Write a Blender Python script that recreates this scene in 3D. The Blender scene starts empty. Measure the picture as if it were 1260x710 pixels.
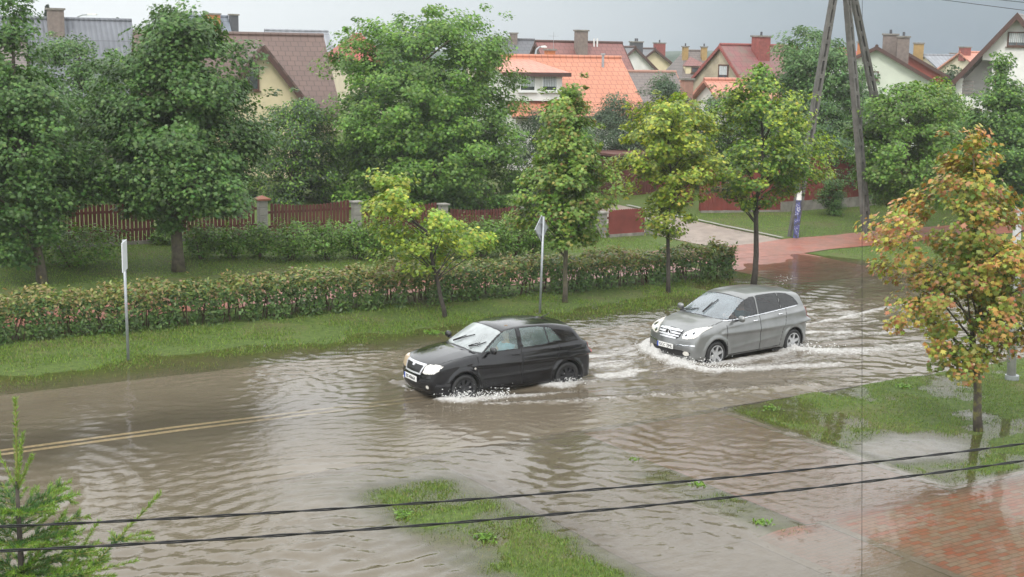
import bpy, bmesh, math, random
import numpy as np
from mathutils import Vector, Matrix

PI = math.pi
SC = bpy.context.scene
COL = SC.collection
rad = math.radians

# ------------------------------------------------------------------ camera
F, YH, ROLL, EYE = 1700.0, 60.0, 1.0, 6.9      # focal in photo px, horizon row, roll, eye height above the flood
_p = math.atan((355 - YH) / F); _r = rad(ROLL)
FWD = np.array([0, math.cos(_p), -math.sin(_p)])
_up = np.array([0, math.sin(_p), math.cos(_p)]); _rt = np.array([1.0, 0, 0])
RIGHT = _rt * math.cos(_r) + _up * math.sin(_r)
UP = -_rt * math.sin(_r) + _up * math.cos(_r)
EYEP = np.array([0, 0, EYE])

def ray(px, py): return RIGHT * (px - 630) / F - UP * (py - 355) / F + FWD
def G(px, py, z=0.0):                           # the point of height z seen at a photo pixel
    d = ray(px, py); return EYEP + d * ((z - EYE) / d[2])
def AT(px, py, Y):                              # the point at distance Y seen at a photo pixel
    d = ray(px, py); return EYEP + d * (Y / d[1])
def PX(p):
    q = np.array(p) - EYEP; z = q @ FWD
    return 630 + F * (q @ RIGHT) / z, 355 - F * (q @ UP) / z

cam = bpy.data.cameras.new('camera'); camo = bpy.data.objects.new('camera', cam); COL.objects.link(camo)
cam.sensor_width = 36; cam.lens = 36 * F / 1260; cam.clip_start = 0.05; cam.clip_end = 5000
m = Matrix(((RIGHT[0], UP[0], -FWD[0], 0), (RIGHT[1], UP[1], -FWD[1], 0), (RIGHT[2], UP[2], -FWD[2], EYE), (0, 0, 0, 1)))
camo.matrix_world = m
SC.camera = camo

# road axes: d along the road (to the right, away), n across it (away, to the left)
RA = rad(57.5)
DU = np.array([math.sin(RA), math.cos(RA)]); NV = np.array([-DU[1], DU[0]])
YAW = math.atan2(DU[1], DU[0])                  # angle of the road direction about Z
def XY(u, v): return u * DU[0] + v * NV[0], u * DU[1] + v * NV[1]
def UV(x, y): return x * DU[0] + y * DU[1], x * NV[0] + y * NV[1]

# ------------------------------------------------------------------ helpers
class MB:
    """collects vertices and faces, then links them as ONE mesh object"""
    def __init__(s): s.v = []; s.f = []
    def add(s, vs, fs):
        b = len(s.v); s.v.extend([tuple(map(float, q)) for q in vs]); s.f.extend([tuple(i + b for i in f) for f in fs]); return s
    def box(s, c, size, rz=0, M=None):
        hx, hy, hz = size[0] / 2, size[1] / 2, size[2] / 2
        vs = [Vector((x, y, z)) for z in (-hz, hz) for x, y in ((-hx, -hy), (hx, -hy), (hx, hy), (-hx, hy))]
        R = M if M is not None else Matrix.Rotation(rz, 3, 'Z')
        vs = [R @ q + Vector(c) for q in vs]
        return s.add(vs, [(3, 2, 1, 0), (4, 5, 6, 7), (0, 1, 5, 4), (1, 2, 6, 5), (2, 3, 7, 6), (3, 0, 4, 7)])
    def tube(s, pts, rs, n=8, cap=True):
        pts = [Vector(q) for q in pts]; k = len(pts)
        if not hasattr(rs, '__len__'): rs = [rs] * k
        vs = []; ref = None
        for i, q in enumerate(pts):
            t = (pts[min(i + 1, k - 1)] - pts[max(i - 1, 0)]).normalized()
            if ref is None:
                ref = Vector((0, 0, 1)) if abs(t.z) < .9 else Vector((1, 0, 0))
            a = t.cross(ref).normalized(); b = a.cross(t).normalized(); ref = b
            for j in range(n):
                th = 2 * PI * j / n
                vs.append(q + a * (math.cos(th) * rs[i]) + b * (math.sin(th) * rs[i]))
        fs = [(i * n + j, i * n + (j + 1) % n, (i + 1) * n + (j + 1) % n, (i + 1) * n + j) for i in range(k - 1) for j in range(n)]
        if cap: fs += [tuple(range(n))[::-1], tuple((k - 1) * n + j for j in range(n))]
        return s.add(vs, fs)
    def prism(s, poly, axis, a0, a1):
        """2D polygon extruded along axis: 'x' poly=(y,z), 'y' poly=(x,z), 'z' poly=(x,y)"""
        def P(q, a): return {'x': (a, q[0], q[1]), 'y': (q[0], a, q[1]), 'z': (q[0], q[1], a)}[axis]
        k = len(poly); vs = [P(q, a0) for q in poly] + [P(q, a1) for q in poly]
        fs = [tuple(range(k)), tuple(range(2 * k - 1, k - 1, -1))] + [(i, i + k, (i + 1) % k + k, (i + 1) % k) for i in range(k)]
        return s.add(vs, fs)
    def slab(s, quad, th):
        """a flat polygon given thickness th below its normal"""
        q = [Vector(p) for p in quad]; nn = (q[1] - q[0]).cross(q[2] - q[0]).normalized()
        k = len(q); vs = q + [p - nn * th for p in q]
        fs = [tuple(range(k)), tuple(range(2 * k - 1, k - 1, -1))] + [(i, i + k, (i + 1) % k + k, (i + 1) % k) for i in range(k)]
        return s.add(vs, fs)
    def build(s, name, mat, parent=None, smooth=False, loc=None, bevel=0, fix=True):
        me = bpy.data.meshes.new(name); me.from_pydata(s.v, [], s.f)
        if fix:
            bm = bmesh.new(); bm.from_mesh(me); bmesh.ops.recalc_face_normals(bm, faces=bm.faces[:]); bm.to_mesh(me); bm.free()
        me.materials.append(mat)
        if smooth: me.shade_smooth()
        o = bpy.data.objects.new(name, me); COL.objects.link(o)
        if parent: o.parent = parent
        if loc is not None: o.location = loc
        if bevel:
            b = o.modifiers.new('bevel', 'BEVEL'); b.width = bevel; b.segments = 2; b.limit_method = 'ANGLE'
        return o

def tag(o, label=None, cat=None, group=None, kind=None):
    if label: o['label'] = label
    if cat: o['category'] = cat
    if group: o['group'] = group
    if kind: o['kind'] = kind
    return o
def thing(name, label, cat, loc=(0, 0, 0), rz=0.0, group=None):
    o = bpy.data.objects.new(name, None); COL.objects.link(o)
    o.location = loc; o.rotation_euler = (0, 0, rz); o.empty_display_size = .2
    return tag(o, label, cat, group)

def np_mesh(name, verts, loops, nper, mat, parent=None, smooth=False, color=None, loc=None):
    """mesh from arrays: verts (N,3), loops (F*nper) vertex indices, nper verts per face; colour per face"""
    me = bpy.data.meshes.new(name); nf = len(loops) // nper
    me.vertices.add(len(verts)); me.vertices.foreach_set('co', np.asarray(verts, np.float32).ravel())
    me.loops.add(len(loops)); me.loops.foreach_set('vertex_index', np.asarray(loops, np.int32))
    me.polygons.add(nf); me.polygons.foreach_set('loop_start', np.arange(0, nf * nper, nper, dtype=np.int32))
    if smooth: me.polygons.foreach_set('use_smooth', np.ones(nf, bool))
    me.update(calc_edges=True)
    if color is not None:
        at = me.attributes.new('tint', 'FLOAT_COLOR', 'FACE')
        c4 = np.ones((nf, 4), np.float32); c4[:, :3] = color; at.data.foreach_set('color', c4.ravel())
    me.materials.append(mat)
    o = bpy.data.objects.new(name, me); COL.objects.link(o)
    if parent: o.parent = parent
    if loc is not None: o.location = loc
    return o

def vnoise(x, y, seed=0):
    """smooth value noise in [-1,1]"""
    x = np.asarray(x, float); y = np.asarray(y, float)
    xi = np.floor(x); yi = np.floor(y); fx = x - xi; fy = y - yi
    fx = fx * fx * (3 - 2 * fx); fy = fy * fy * (3 - 2 * fy)
    def h(a, b):
        s = np.sin(a * 127.1 + b * 311.7 + seed * 74.7) * 43758.5453
        return (s - np.floor(s)) * 2 - 1
    return (h(xi, yi) * (1 - fx) + h(xi + 1, yi) * fx) * (1 - fy) + (h(xi, yi + 1) * (1 - fx) + h(xi + 1, yi + 1) * fx) * fy
def fbm(x, y, seed=0, o=3):
    s = 0; a = 1; t = 0
    for i in range(o):
        s = s + a * vnoise(x * 2 ** i, y * 2 ** i, seed + i * 3); t += a; a *= .5
    return s / t

# ------------------------------------------------------------------ node helpers
class NT:
    def __init__(s, name):
        s.m = bpy.data.materials.new(name); s.m.use_nodes = True; s.t = s.m.node_tree; s.t.nodes.clear()
        s.out = s.n('ShaderNodeOutputMaterial')
    def n(s, typ, **kw):
        nd = s.t.nodes.new(typ)
        for k, v in kw.items():
            if k.startswith('i_'): nd.inputs[k[2:].replace('_', ' ')].default_value = v
            else: setattr(nd, k, v)
        return nd
    def l(s, a, b): s.t.links.new(a, b)
    def coord(s, scale=(1, 1, 1), kind='Object', rot=(0, 0, 0)):
        c = s.n('ShaderNodeTexCoord'); mp = s.n('ShaderNodeMapping'); mp.inputs['Scale'].default_value = scale; mp.inputs['Rotation'].default_value = rot
        s.l(c.outputs[kind], mp.inputs[0]); return mp.outputs[0]
    def noise(s, vec, scale, detail=4, rough=.55, dist=0):
        nd = s.n('ShaderNodeTexNoise'); nd.inputs['Scale'].default_value = scale; nd.inputs['Detail'].default_value = detail
        nd.inputs['Roughness'].default_value = rough; nd.inputs['Distortion'].default_value = dist
        if vec is not None: s.l(vec, nd.inputs['Vector'])
        return nd.outputs[0]
    def ramp(s, fac, stops):
        r = s.n('ShaderNodeValToRGB'); e = r.color_ramp.elements
        while len(e) < len(stops): e.new(.5)
        for i, (p, c) in enumerate(stops):
            e[i].position = p; e[i].color = (*c, 1) if hasattr(c, '__len__') else (c, c, c, 1)
        s.l(fac, r.inputs[0]); return r.outputs[0]
    def mix(s, fac, a, b, mode='MIX'):
        nd = s.n('ShaderNodeMix', data_type='RGBA', blend_type=mode); 
        for sock, val in ((nd.inputs[0], fac), (nd.inputs[6], a), (nd.inputs[7], b)):
            if hasattr(val, 'is_output'): s.l(val, sock)
            elif hasattr(val, '__len__'): sock.default_value = (*val, 1)[:4]
            else: sock.default_value = val
        return nd.outputs[2]
    def math(s, op, a, b=None, clamp=False):
        nd = s.n('ShaderNodeMath', operation=op, use_clamp=clamp)
        for sock, val in ((nd.inputs[0], a), (nd.inputs[1], b)):
            if val is None: continue
            if hasattr(val, 'is_output'): s.l(val, sock)
            else: sock.default_value = val
        return nd.outputs[0]
    def bump(s, h, strength=.3, dist=.02, normal=None):
        b = s.n('ShaderNodeBump'); b.inputs['Strength'].default_value = strength; b.inputs['Distance'].default_value = dist
        s.l(h, b.inputs['Height'])
        if normal is not None: s.l(normal, b.inputs['Normal'])
        return b.outputs[0]
    def pbr(s, col, rough=.6, metal=0, spec=.5, normal=None, coat=0, emis=None, es=0, alpha=None):
        p = s.n('ShaderNodeBsdfPrincipled')
        for k, val in (('Base Color', col), ('Roughness', rough), ('Metallic', metal), ('Specular IOR Level', spec), ('Coat Weight', coat)):
            if hasattr(val, 'is_output'): s.l(val, p.inputs[k])
            elif hasattr(val, '__len__'): p.inputs[k].default_value = (*val, 1)[:4]
            else: p.inputs[k].default_value = val
        if normal is not None: s.l(normal, p.inputs['Normal'])
        if emis is not None: p.inputs['Emission Color'].default_value = (*emis, 1); p.inputs['Emission Strength'].default_value = es
        return p.outputs[0]
    def done(s, sh): s.l(sh, s.out.inputs[0]); return s.m

def plain(name, col, rough=.6, var=.18, scale=4, bump=0.0, bscale=30, spec=.4, metal=0, coat=0, emis=None, es=0, dirt=None):
    """a surface with mottled tone, optional dirt patches and bump"""
    k = NT(name); v = k.coord()
    n1 = k.noise(v, scale, 5)
    lo = tuple(c * (1 - var) for c in col); hi = tuple(min(1, c * (1 + var)) for c in col)
    c = k.ramp(n1, [(.3, lo), (.7, hi)])
    if dirt:
        n2 = k.noise(v, dirt[1], 6, .65)
        c = k.mix(k.ramp(n2, [(.48, 0), (.68, dirt[2])]), c, dirt[0])
    nr = None
    if bump: nr = k.bump(k.noise(v, bscale, 4), bump, .01)
    return k.done(k.pbr(c, rough, metal, spec, nr, coat, emis, es))

# ------------------------------------------------------------------ world, sun, render settings
w = bpy.data.worlds.new('World'); SC.world = w; w.use_nodes = True
nt = w.node_tree; nt.nodes.clear()
def wn(t, **kw):
    nd = nt.nodes.new(t)
    for k2, v2 in kw.items(): setattr(nd, k2, v2)
    return nd
SUN_EL, SUN_AZ = rad(48), rad(200)
sky = wn('ShaderNodeTexSky', sky_type='NISHITA', sun_disc=False); sky.sun_elevation = SUN_EL; sky.sun_rotation = SUN_AZ
tc = wn('ShaderNodeTexCoord'); sep = wn('ShaderNodeSeparateXYZ'); nt.links.new(tc.outputs['Generated'], sep.inputs[0])
def wmath(op, a, b=None, clamp=False):
    nd = wn('ShaderNodeMath', operation=op, use_clamp=clamp)
    for sock, val in ((nd.inputs[0], a), (nd.inputs[1], b)):
        if val is None: continue
        if hasattr(val, 'is_output'): nt.links.new(val, sock)
        else: sock.default_value = val
    return nd.outputs[0]
def wramp(fac, stops):
    r = wn('ShaderNodeValToRGB'); e = r.color_ramp.elements
    while len(e) < len(stops): e.new(.5)
    for i, (p, c) in enumerate(stops): e[i].position = p; e[i].color = (*c, 1)
    nt.links.new(fac, r.inputs[0]); return r.outputs[0]
# the cloud deck: a dark storm front stands to the front right, it thins to white on the left and overhead behind the viewer
side = wmath('ADD', wmath('MULTIPLY', wmath('ARCTAN2', sep.outputs[0], sep.outputs[1]), 1.0), 0.0)   # azimuth from +Y, right positive
nz = wn('ShaderNodeTexNoise'); nz.inputs['Scale'].default_value = 2.2; nz.inputs['Detail'].default_value = 5
mp = wn('ShaderNodeMapping'); mp.inputs['Scale'].default_value = (1, 1, 2.6); nt.links.new(tc.outputs['Generated'], mp.inputs[0]); nt.links.new(mp.outputs[0], nz.inputs['Vector'])
side2 = wmath('ADD', side, wmath('MULTIPLY', wmath('SUBTRACT', nz.outputs[0], .5), .22))
azr = wn('ShaderNodeMapRange'); azr.inputs[1].default_value = -1.2; azr.inputs[2].default_value = 1.2; nt.links.new(side2, azr.inputs[0])
front = wramp(azr.outputs[0], [(0.0, (.54, .56, .58)), (.38, (.50, .525, .548)), (.45, (.41, .44, .468)), (.50, (.33, .362, .395)), (.56, (.19, .228, .27)), (.61, (.115, .15, .197)), (.67, (.082, .115, .158)), (.85, (.15, .18, .21)), (1.0, (.3, .33, .36))])
up_f = wn('ShaderNodeMapRange', interpolation_type='SMOOTHSTEP'); up_f.inputs[1].default_value = .055; up_f.inputs[2].default_value = .26; nt.links.new(sep.outputs[2], up_f.inputs[0])
bk_f = wn('ShaderNodeMapRange', interpolation_type='SMOOTHSTEP'); bk_f.inputs[1].default_value = .35; bk_f.inputs[2].default_value = -.5; nt.links.new(sep.outputs[1], bk_f.inputs[0])
bright = wmath('MAXIMUM', up_f.outputs[0], bk_f.outputs[0])
mx = wn('ShaderNodeMix', data_type='RGBA'); nt.links.new(bright, mx.inputs[0]); nt.links.new(front, mx.inputs[6]); mx.inputs[7].default_value = (1.12, 1.14, 1.15, 1)
sc10 = wn('ShaderNodeMix', data_type='RGBA', blend_type='MULTIPLY'); sc10.inputs[0].default_value = 1; nt.links.new(mx.outputs[2], sc10.inputs[6]); sc10.inputs[7].default_value = (10, 10, 10, 1)
mix2 = wn('ShaderNodeMix', data_type='RGBA'); mix2.inputs[0].default_value = .93
nt.links.new(sky.outputs[0], mix2.inputs[6]); nt.links.new(sc10.outputs[2], mix2.inputs[7])
bg = wn('ShaderNodeBackground'); bg.inputs[1].default_value = .1; nt.links.new(mix2.outputs[2], bg.inputs[0])
wo = wn('ShaderNodeOutputWorld'); nt.links.new(bg.outputs[0], wo.inputs[0])
w.cycles.sampling_method = 'MANUAL'; w.cycles.sample_map_resolution = 512

sun = bpy.data.lights.new('sun', 'SUN'); sun.energy = 1.0; sun.angle = rad(14); sun.color = (1, .96, .9)
so = bpy.data.objects.new('sun', sun); COL.objects.link(so)
sd = Vector((math.sin(SUN_AZ) * math.cos(SUN_EL), math.cos(SUN_AZ) * math.cos(SUN_EL), math.sin(SUN_EL)))
so.rotation_euler = sd.to_track_quat('Z', 'Y').to_euler(); so.location = (0, -20, 40)
SC.view_settings.view_transform = 'Standard'; SC.view_settings.look = 'None'; SC.view_settings.exposure = 0.85; SC.view_settings.gamma = 1
SC.render.engine = 'CYCLES'
SC.cycles.use_denoising = True
SC.cycles.max_bounces = 8; SC.cycles.transparent_max_bounces = 16; SC.cycles.volume_bounces = 1
SC.cycles.caustics_reflective = False; SC.cycles.caustics_refractive = False
# ------------------------------------------------------------------ terrain
def rect(u, v, u0, u1, v0, v1, s=.3):
    f = lambda x, a, b: np.clip((x - a) / s + .5, 0, 1) * np.clip((b - x) / s + .5, 0, 1)
    return f(u, u0, u1) * f(v, v0, v1)
def shore(u): return np.interp(u, [-60, 0, 7, 14, 20, 24, 26, 28.5, 30, 34.3, 35.6, 40, 70], [29.0, 29.1, 29.1, 29.2, 29.5, 30.1, 30.7, 32.0, 34.4, 35.2, 31.6, 30.6, 30.2])
def terrain(u, v):
    u = np.asarray(u, float); v = np.asarray(v, float)
    s = np.interp(u, [0, 15, 25, 30, 36, 60], [.047, .045, .03, .02, .024, .03])
    sh = shore(u) + .55 * fbm(u * .45, v * .45, 5)
    dd = v - sh; far = np.where(dd < 1.6, dd * s * .55, (dd - 1.6) * s + 1.6 * s * .55)
    far = np.where(far < 0, np.maximum(far * 1.3, -.09), far)
    far = np.minimum(far, .75 + (v - sh) * .004)
    far = far + .022 * fbm(u * 1.3, v * 1.3, 9)
    road = -.20 + .10 * (1 - ((v - 23.9) / 3.9) ** 2) - .012 * np.clip(u - 10, 0, 20) / 10 + .066 * np.clip((14.0 - u) / 6, 0, 1) * np.exp(-((v - 23.8) / 1.4) ** 2)
    near = np.full(u.shape, -.075)
    near = near - .06 * np.clip((9.0 - u) / 1.5, 0, 1)
    nz = fbm(u * 1.1, v * 1.1, 21, 4)
    isl = rect(u, v, 9.0, 11.1, 11.5, 18.9, .9); near = near + isl * (.088 + .066 * nz)
    isr = rect(u, v, 17.7, 80, 14.4, 20.3, .25)
    wet = np.clip(1 - np.hypot((u - 19.1) / 1.6, (v - 16.2) / 1.1), 0, 1)
    near = near + isr * (.080 + .062 * nz + .004 * np.clip(u - 19, 0, 20) - .10 * wet)
    st = rect(u, v, 13.55, 14.35, 13.9, 17.5, .3); near = near + st * (.05 + .04 * nz)
    pav = rect(u, v, 14.7, 80, 4, 14.2, .6); near = near + pav * (.048 + .003 * np.clip(u - 15, 0, 9))
    walk = np.clip((13.6 - v) / 4, 0, 1); near = near + walk * .030
    drvw = rect(u, v, 14.4, 17.65, 13, 20.1, .5); near = near + drvw * (.0 + .010 * np.clip((18 - v) / 4, 0, 1))
    near = np.where((v < 14.4) & (v > 9) & (u > 12), np.minimum(near, -.020), near)
    near = near + np.clip((9 - v) * .04, 0, .5)
    h = np.where(v > 27.7, far, np.where(v < 20.1, near, road))
    return h
def TZ(x, y):
    u, v = UV(x, y); return float(terrain(np.array([u]), np.array([v]))[0])
def GT(px, py):
    """where the photo pixel meets the ground"""
    z = 0.0
    for _ in range(6):
        p = G(px, py, z); z = TZ(p[0], p[1])
    return p

def axis(*segs):
    a = []
    for lo, hi, st in segs: a.append(np.arange(lo, hi, st))
    a.append([segs[-1][1]]); return np.concatenate(a)
def grid(name, ua, va, zf, mat, smooth=True, keep=None):
    U, V = np.meshgrid(ua, va); Z = zf(U, V)
    X = U * DU[0] + V * NV[0]; Y = U * DU[1] + V * NV[1]
    nu, nv = len(ua), len(va)
    verts = np.stack([X, Y, Z], -1).reshape(-1, 3)
    i = (np.arange(nv - 1)[:, None] * nu + np.arange(nu - 1)[None, :]).ravel()
    q = np.stack([i, i + 1, i + nu + 1, i + nu], -1)
    if keep is not None:
        k = keep(U, V)[:-1, :-1].ravel(); q = q[k]
    return np_mesh(name, verts, q.ravel(), 4, mat, smooth=smooth), U, V

# --- ground material: grass turf, worn soil, mud under water
k = NT('turf'); v = k.coord(kind='Object')
n1 = k.noise(v, .5, 5, .6); n2 = k.noise(v, 9, 6, .7); n3 = k.noise(v, 60, 3, .6)
c = k.ramp(n2, [(.25, (.035, .055, .012)), (.5, (.08, .125, .022)), (.75, (.14, .19, .036))])
c = k.mix(k.ramp(n1, [(.50, 0.0), (.72, .7)]), c, (.15, .12, .06))
c = k.mix(k.math('MULTIPLY', n3, .5), c, k.mix(.5, c, (.03, .04, .012)))
turf = k.done(k.pbr(c, .8, 0, .25, k.bump(n3, .6, .03)))

ua = axis((-300, -40, 40), (-40, -6, 1.0), (-6, 42, .22), (42, 80, 1.0), (80, 420, 40))
va = axis((-200, -20, 30), (-20, 8, 1.0), (8, 20, .16), (20, 20.2, .05), (20.2, 27.6, .5), (27.6, 27.8, .05), (27.8, 48, .25), (48, 90, 2.0), (90, 420, 40))
ground, _, _ = grid('ground', ua, va, lambda U, V: terrain(U, V) - .006, turf); tag(ground, kind='structure')

# --- road, kerbs, markings
k = NT('wet asphalt'); v = k.coord()
asph = k.done(k.pbr(k.ramp(k.noise(v, 40, 5, .7), [(.3, (.035, .034, .033)), (.7, (.07, .068, .065))]), .5, 0, .4, k.bump(k.noise(v, 150, 2), .3, .005)))
road, _, _ = grid('road', axis((-60, -10, 2), (-10, 45, .5), (45, 160, 3)), axis((20.25, 27.55, .4)), lambda U, V: terrain(U, V) + .006, asph); tag(road, kind='structure')
paint = plain('worn white road paint', (.80, .70, .48), .6, .15, 9, dirt=((.2, .17, .12), 14, .6))
for off in (-.12, .12):
    mk, _, _ = grid('road_marking', axis((-20, 45, .4)), np.array([23.78 + off - .06, 23.78 + off + .06]), lambda U, V: terrain(U, V) + .012, paint); tag(mk, kind='structure')
conc = plain('wet concrete', (.28, .265, .24), .6, .2, 6, .25, 60, dirt=((.12, .11, .09), 5, .6))
for v0, u0, u1 in ((27.65, -40, 30), (27.65, 35.2, 70), (20.12, -40, 11.0), (20.12, 17.9, 70)):
    mb = MB()
    for a in np.arange(u0, u1, 1.0):
        x, y = XY(a + .5, v0); z = -.035 + .004 * math.sin(a * 3)
        mb.box((x, y, z - .12), (.985, .15, .24), YAW)
    tag(mb.build('kerb', conc), kind='structure')

# --- pavings
def paver(name, c1, c2, bw, bh, mortar=(.09, .08, .07), off=.5, alt=False, rough=.45, bias=0.0):
    k = NT(name); v = k.coord(rot=(0, 0, -YAW))
    br = k.n('ShaderNodeTexBrick'); br.offset = off; k.l(v, br.inputs['Vector'])
    br.inputs['Scale'].default_value = 1; br.inputs['Brick Width'].default_value = bw; br.inputs['Row Height'].default_value = bh
    br.inputs['Mortar Size'].default_value = .006; br.inputs['Mortar Smooth'].default_value = .3; br.inputs['Bias'].default_value = bias
    br.inputs['Color1'].default_value = (*c1, 1); br.inputs['Color2'].default_value = (*c2, 1); br.inputs['Mortar'].default_value = (*mortar, 1)
    c = br.outputs[0]
    n1 = k.noise(v, 1.3, 5, .6); n2 = k.noise(v, 18, 5, .7)
    c = k.mix(k.ramp(n1, [(.4, 0), (.7, .45)]), c, (.14, .115, .085))
    c = k.mix(.35, c, k.ramp(n2, [(.3, .4), (.7, 1.0)]), 'MULTIPLY')
    return k.done(k.pbr(c, k.ramp(n1, [(.3, rough - .15), (.7, rough + .15)]), 0, .5, k.bump(br.outputs[1], -.4, .006)))
redgrey = paver('red and grey pavers', (.46, .13, .075), (.38, .33, .285), .205, .105, bias=-.05)
redpav = paver('red pavers', (.46, .155, .09), (.40, .13, .085), .205, .105)
greypav = paver('grey pavers', (.23, .215, .19), (.18, .17, .15), .22, .22)
brownpav = paver('brown slabs', (.26, .21, .15), (.22, .18, .13), .52, .5, off=.5)
def sheet(name, u0, u1, v0, v1, mat, dz=.008, st=.2, kind='structure'):
    o, _, _ = grid(name, axis((u0, u1, st)), axis((v0, v1, st)), lambda U, V: terrain(U, V) + dz, mat)
    return tag(o, kind=kind)
sheet('pavement', 14.72, 60, 12.0, 14.3, redgrey); sheet('pavement', 14.72, 60, 4, 12.0, redgrey, .0082)
sheet('driveway', 14.4, 17.6, 14.3, 20.05, redpav); sheet('driveway', 11.15, 13.5, 14.3, 20.05, greypav)
sheet('pavement', -30, 13.2, 2, 12.5, greypav); sheet('path', 13.38, 14.6, 12.55, 14.25, redpav, .009)
sheet('path', 13.38, 14.6, 4, 12.45, brownpav, .009); sheet('pavement', 11.15, 13.2, 12.5, 14.25, greypav)
for (u0, u1, v0, v1) in ((13.2, 13.38, 12.4, 14.3), (14.6, 14.72, 4, 14.3), (13.38, 14.6, 12.45, 12.55), (17.6, 17.68, 14.3, 20.0), (17.7, 40, 14.3, 14.38)):
    o, _, _ = grid('kerb', axis((u0, u1, .5)), axis((v0, v1, .5)), lambda U, V: terrain(U, V) + .022, conc); tag(o, kind='structure')
# far side: red path behind the hedge, concrete driveway up to the gate
far_path = paver('far red pavers', (.36, .115, .07), (.31, .12, .085), .4, .2)
sheet('path', -40, 28.6, 33.5, 35.2, far_path, .010, .5)
sheet('path', 29.2, 80, 35.0, 37.4, far_path, .012, .4)
drv = plain('driveway concrete', (.27, .215, .175), .5, .2, 1.5, .2, 40, dirt=((.14, .115, .09), 2.0, .6))
sheet('driveway', 29.6, 34.4, 30.6, 35.0, far_path, .008, .4); sheet('driveway', 32.2, 35.6, 37.4, 48, drv, .010, .4)
o, _, _ = grid('kerb', axis((35.6, 35.78, .1)), axis((37.45, 47, .4)), lambda U, V: terrain(U, V) + .07, conc); tag(o, kind='structure')

# ------------------------------------------------------------------ the flood
CAR_A = dict(u=14.0, v=23.8, head=0.0)           # near front wheel of the black car, road coordinates
rngw = np.random.default_rng(7)
def seg_d(u, v, pts):
    """distance to a polyline and the fraction along it"""
    best = np.full(u.shape, 1e9); fr = np.zeros(u.shape); n = len(pts) - 1
    for i in range(n):
        a = np.array(pts[i]); b = np.array(pts[i + 1]); ab = b - a
        t = np.clip(((u - a[0]) * ab[0] + (v - a[1]) * ab[1]) / (ab @ ab), 0, 1)
        d = np.hypot(u - a[0] - t * ab[0], v - a[1] - t * ab[1])
        mk = d < best; best = np.where(mk, d, best); fr = np.where(mk, (i + t) / n, fr)
    return best, fr
def puv(px, py, z=0): p = G(px, py, z); return tuple(UV(p[0], p[1]))
def line(*pp): return [puv(*q) for q in pp]
# (polyline, foam half width start/end, foam strength start/end, height start/end)
FOAM = [
 (line((793, 428), (806, 440), (835, 450), (870, 456), (905, 456), (960, 452), (1030, 449)), .26, .34, 1.0, .55, .12, .03),
 (line((800, 421), (797, 434), (815, 444), (845, 448)), .22, .25, 1.0, 1.0, .10, .12),
 (line((868, 448), (905, 446), (960, 436), (985, 430)), .28, .30, .75, .6, .05, .04),
 (line((962, 430), (985, 431), (1020, 433), (1075, 432), (1160, 420)), .30, .60, 1.0, .40, .09, .02),
 (line((985, 402), (1040, 391), (1085, 380), (1120, 374)), .12, .18, .75, .5, .05, .03),
 (line((1000, 418), (1060, 412), (1120, 408)), .35, .7, .55, .3, .02, .01),
 (line((548, 492), (565, 494), (600, 491), (650, 487), (700, 483)), .28, .18, 1.0, .45, .09, .02),
 (line((672, 474), (690, 475), (712, 471), (750, 466)), .24, .40, 1.0, .35, .07, .01),
 (line((600, 498), (700, 494), (860, 484), (1000, 474)), .14, .30, .50, .30, .04, .05),
 (line((716, 455), (770, 446), (800, 440)), .18, .3, .55, .35, .02, .02),
 (line((497, 474), (503, 480), (512, 484)), .09, .09, .7, .3, .03, .03),
 (line((955, 352), (965, 362), (950, 358)), .14, .14, .45, .3, .05, .03),
]
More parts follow.
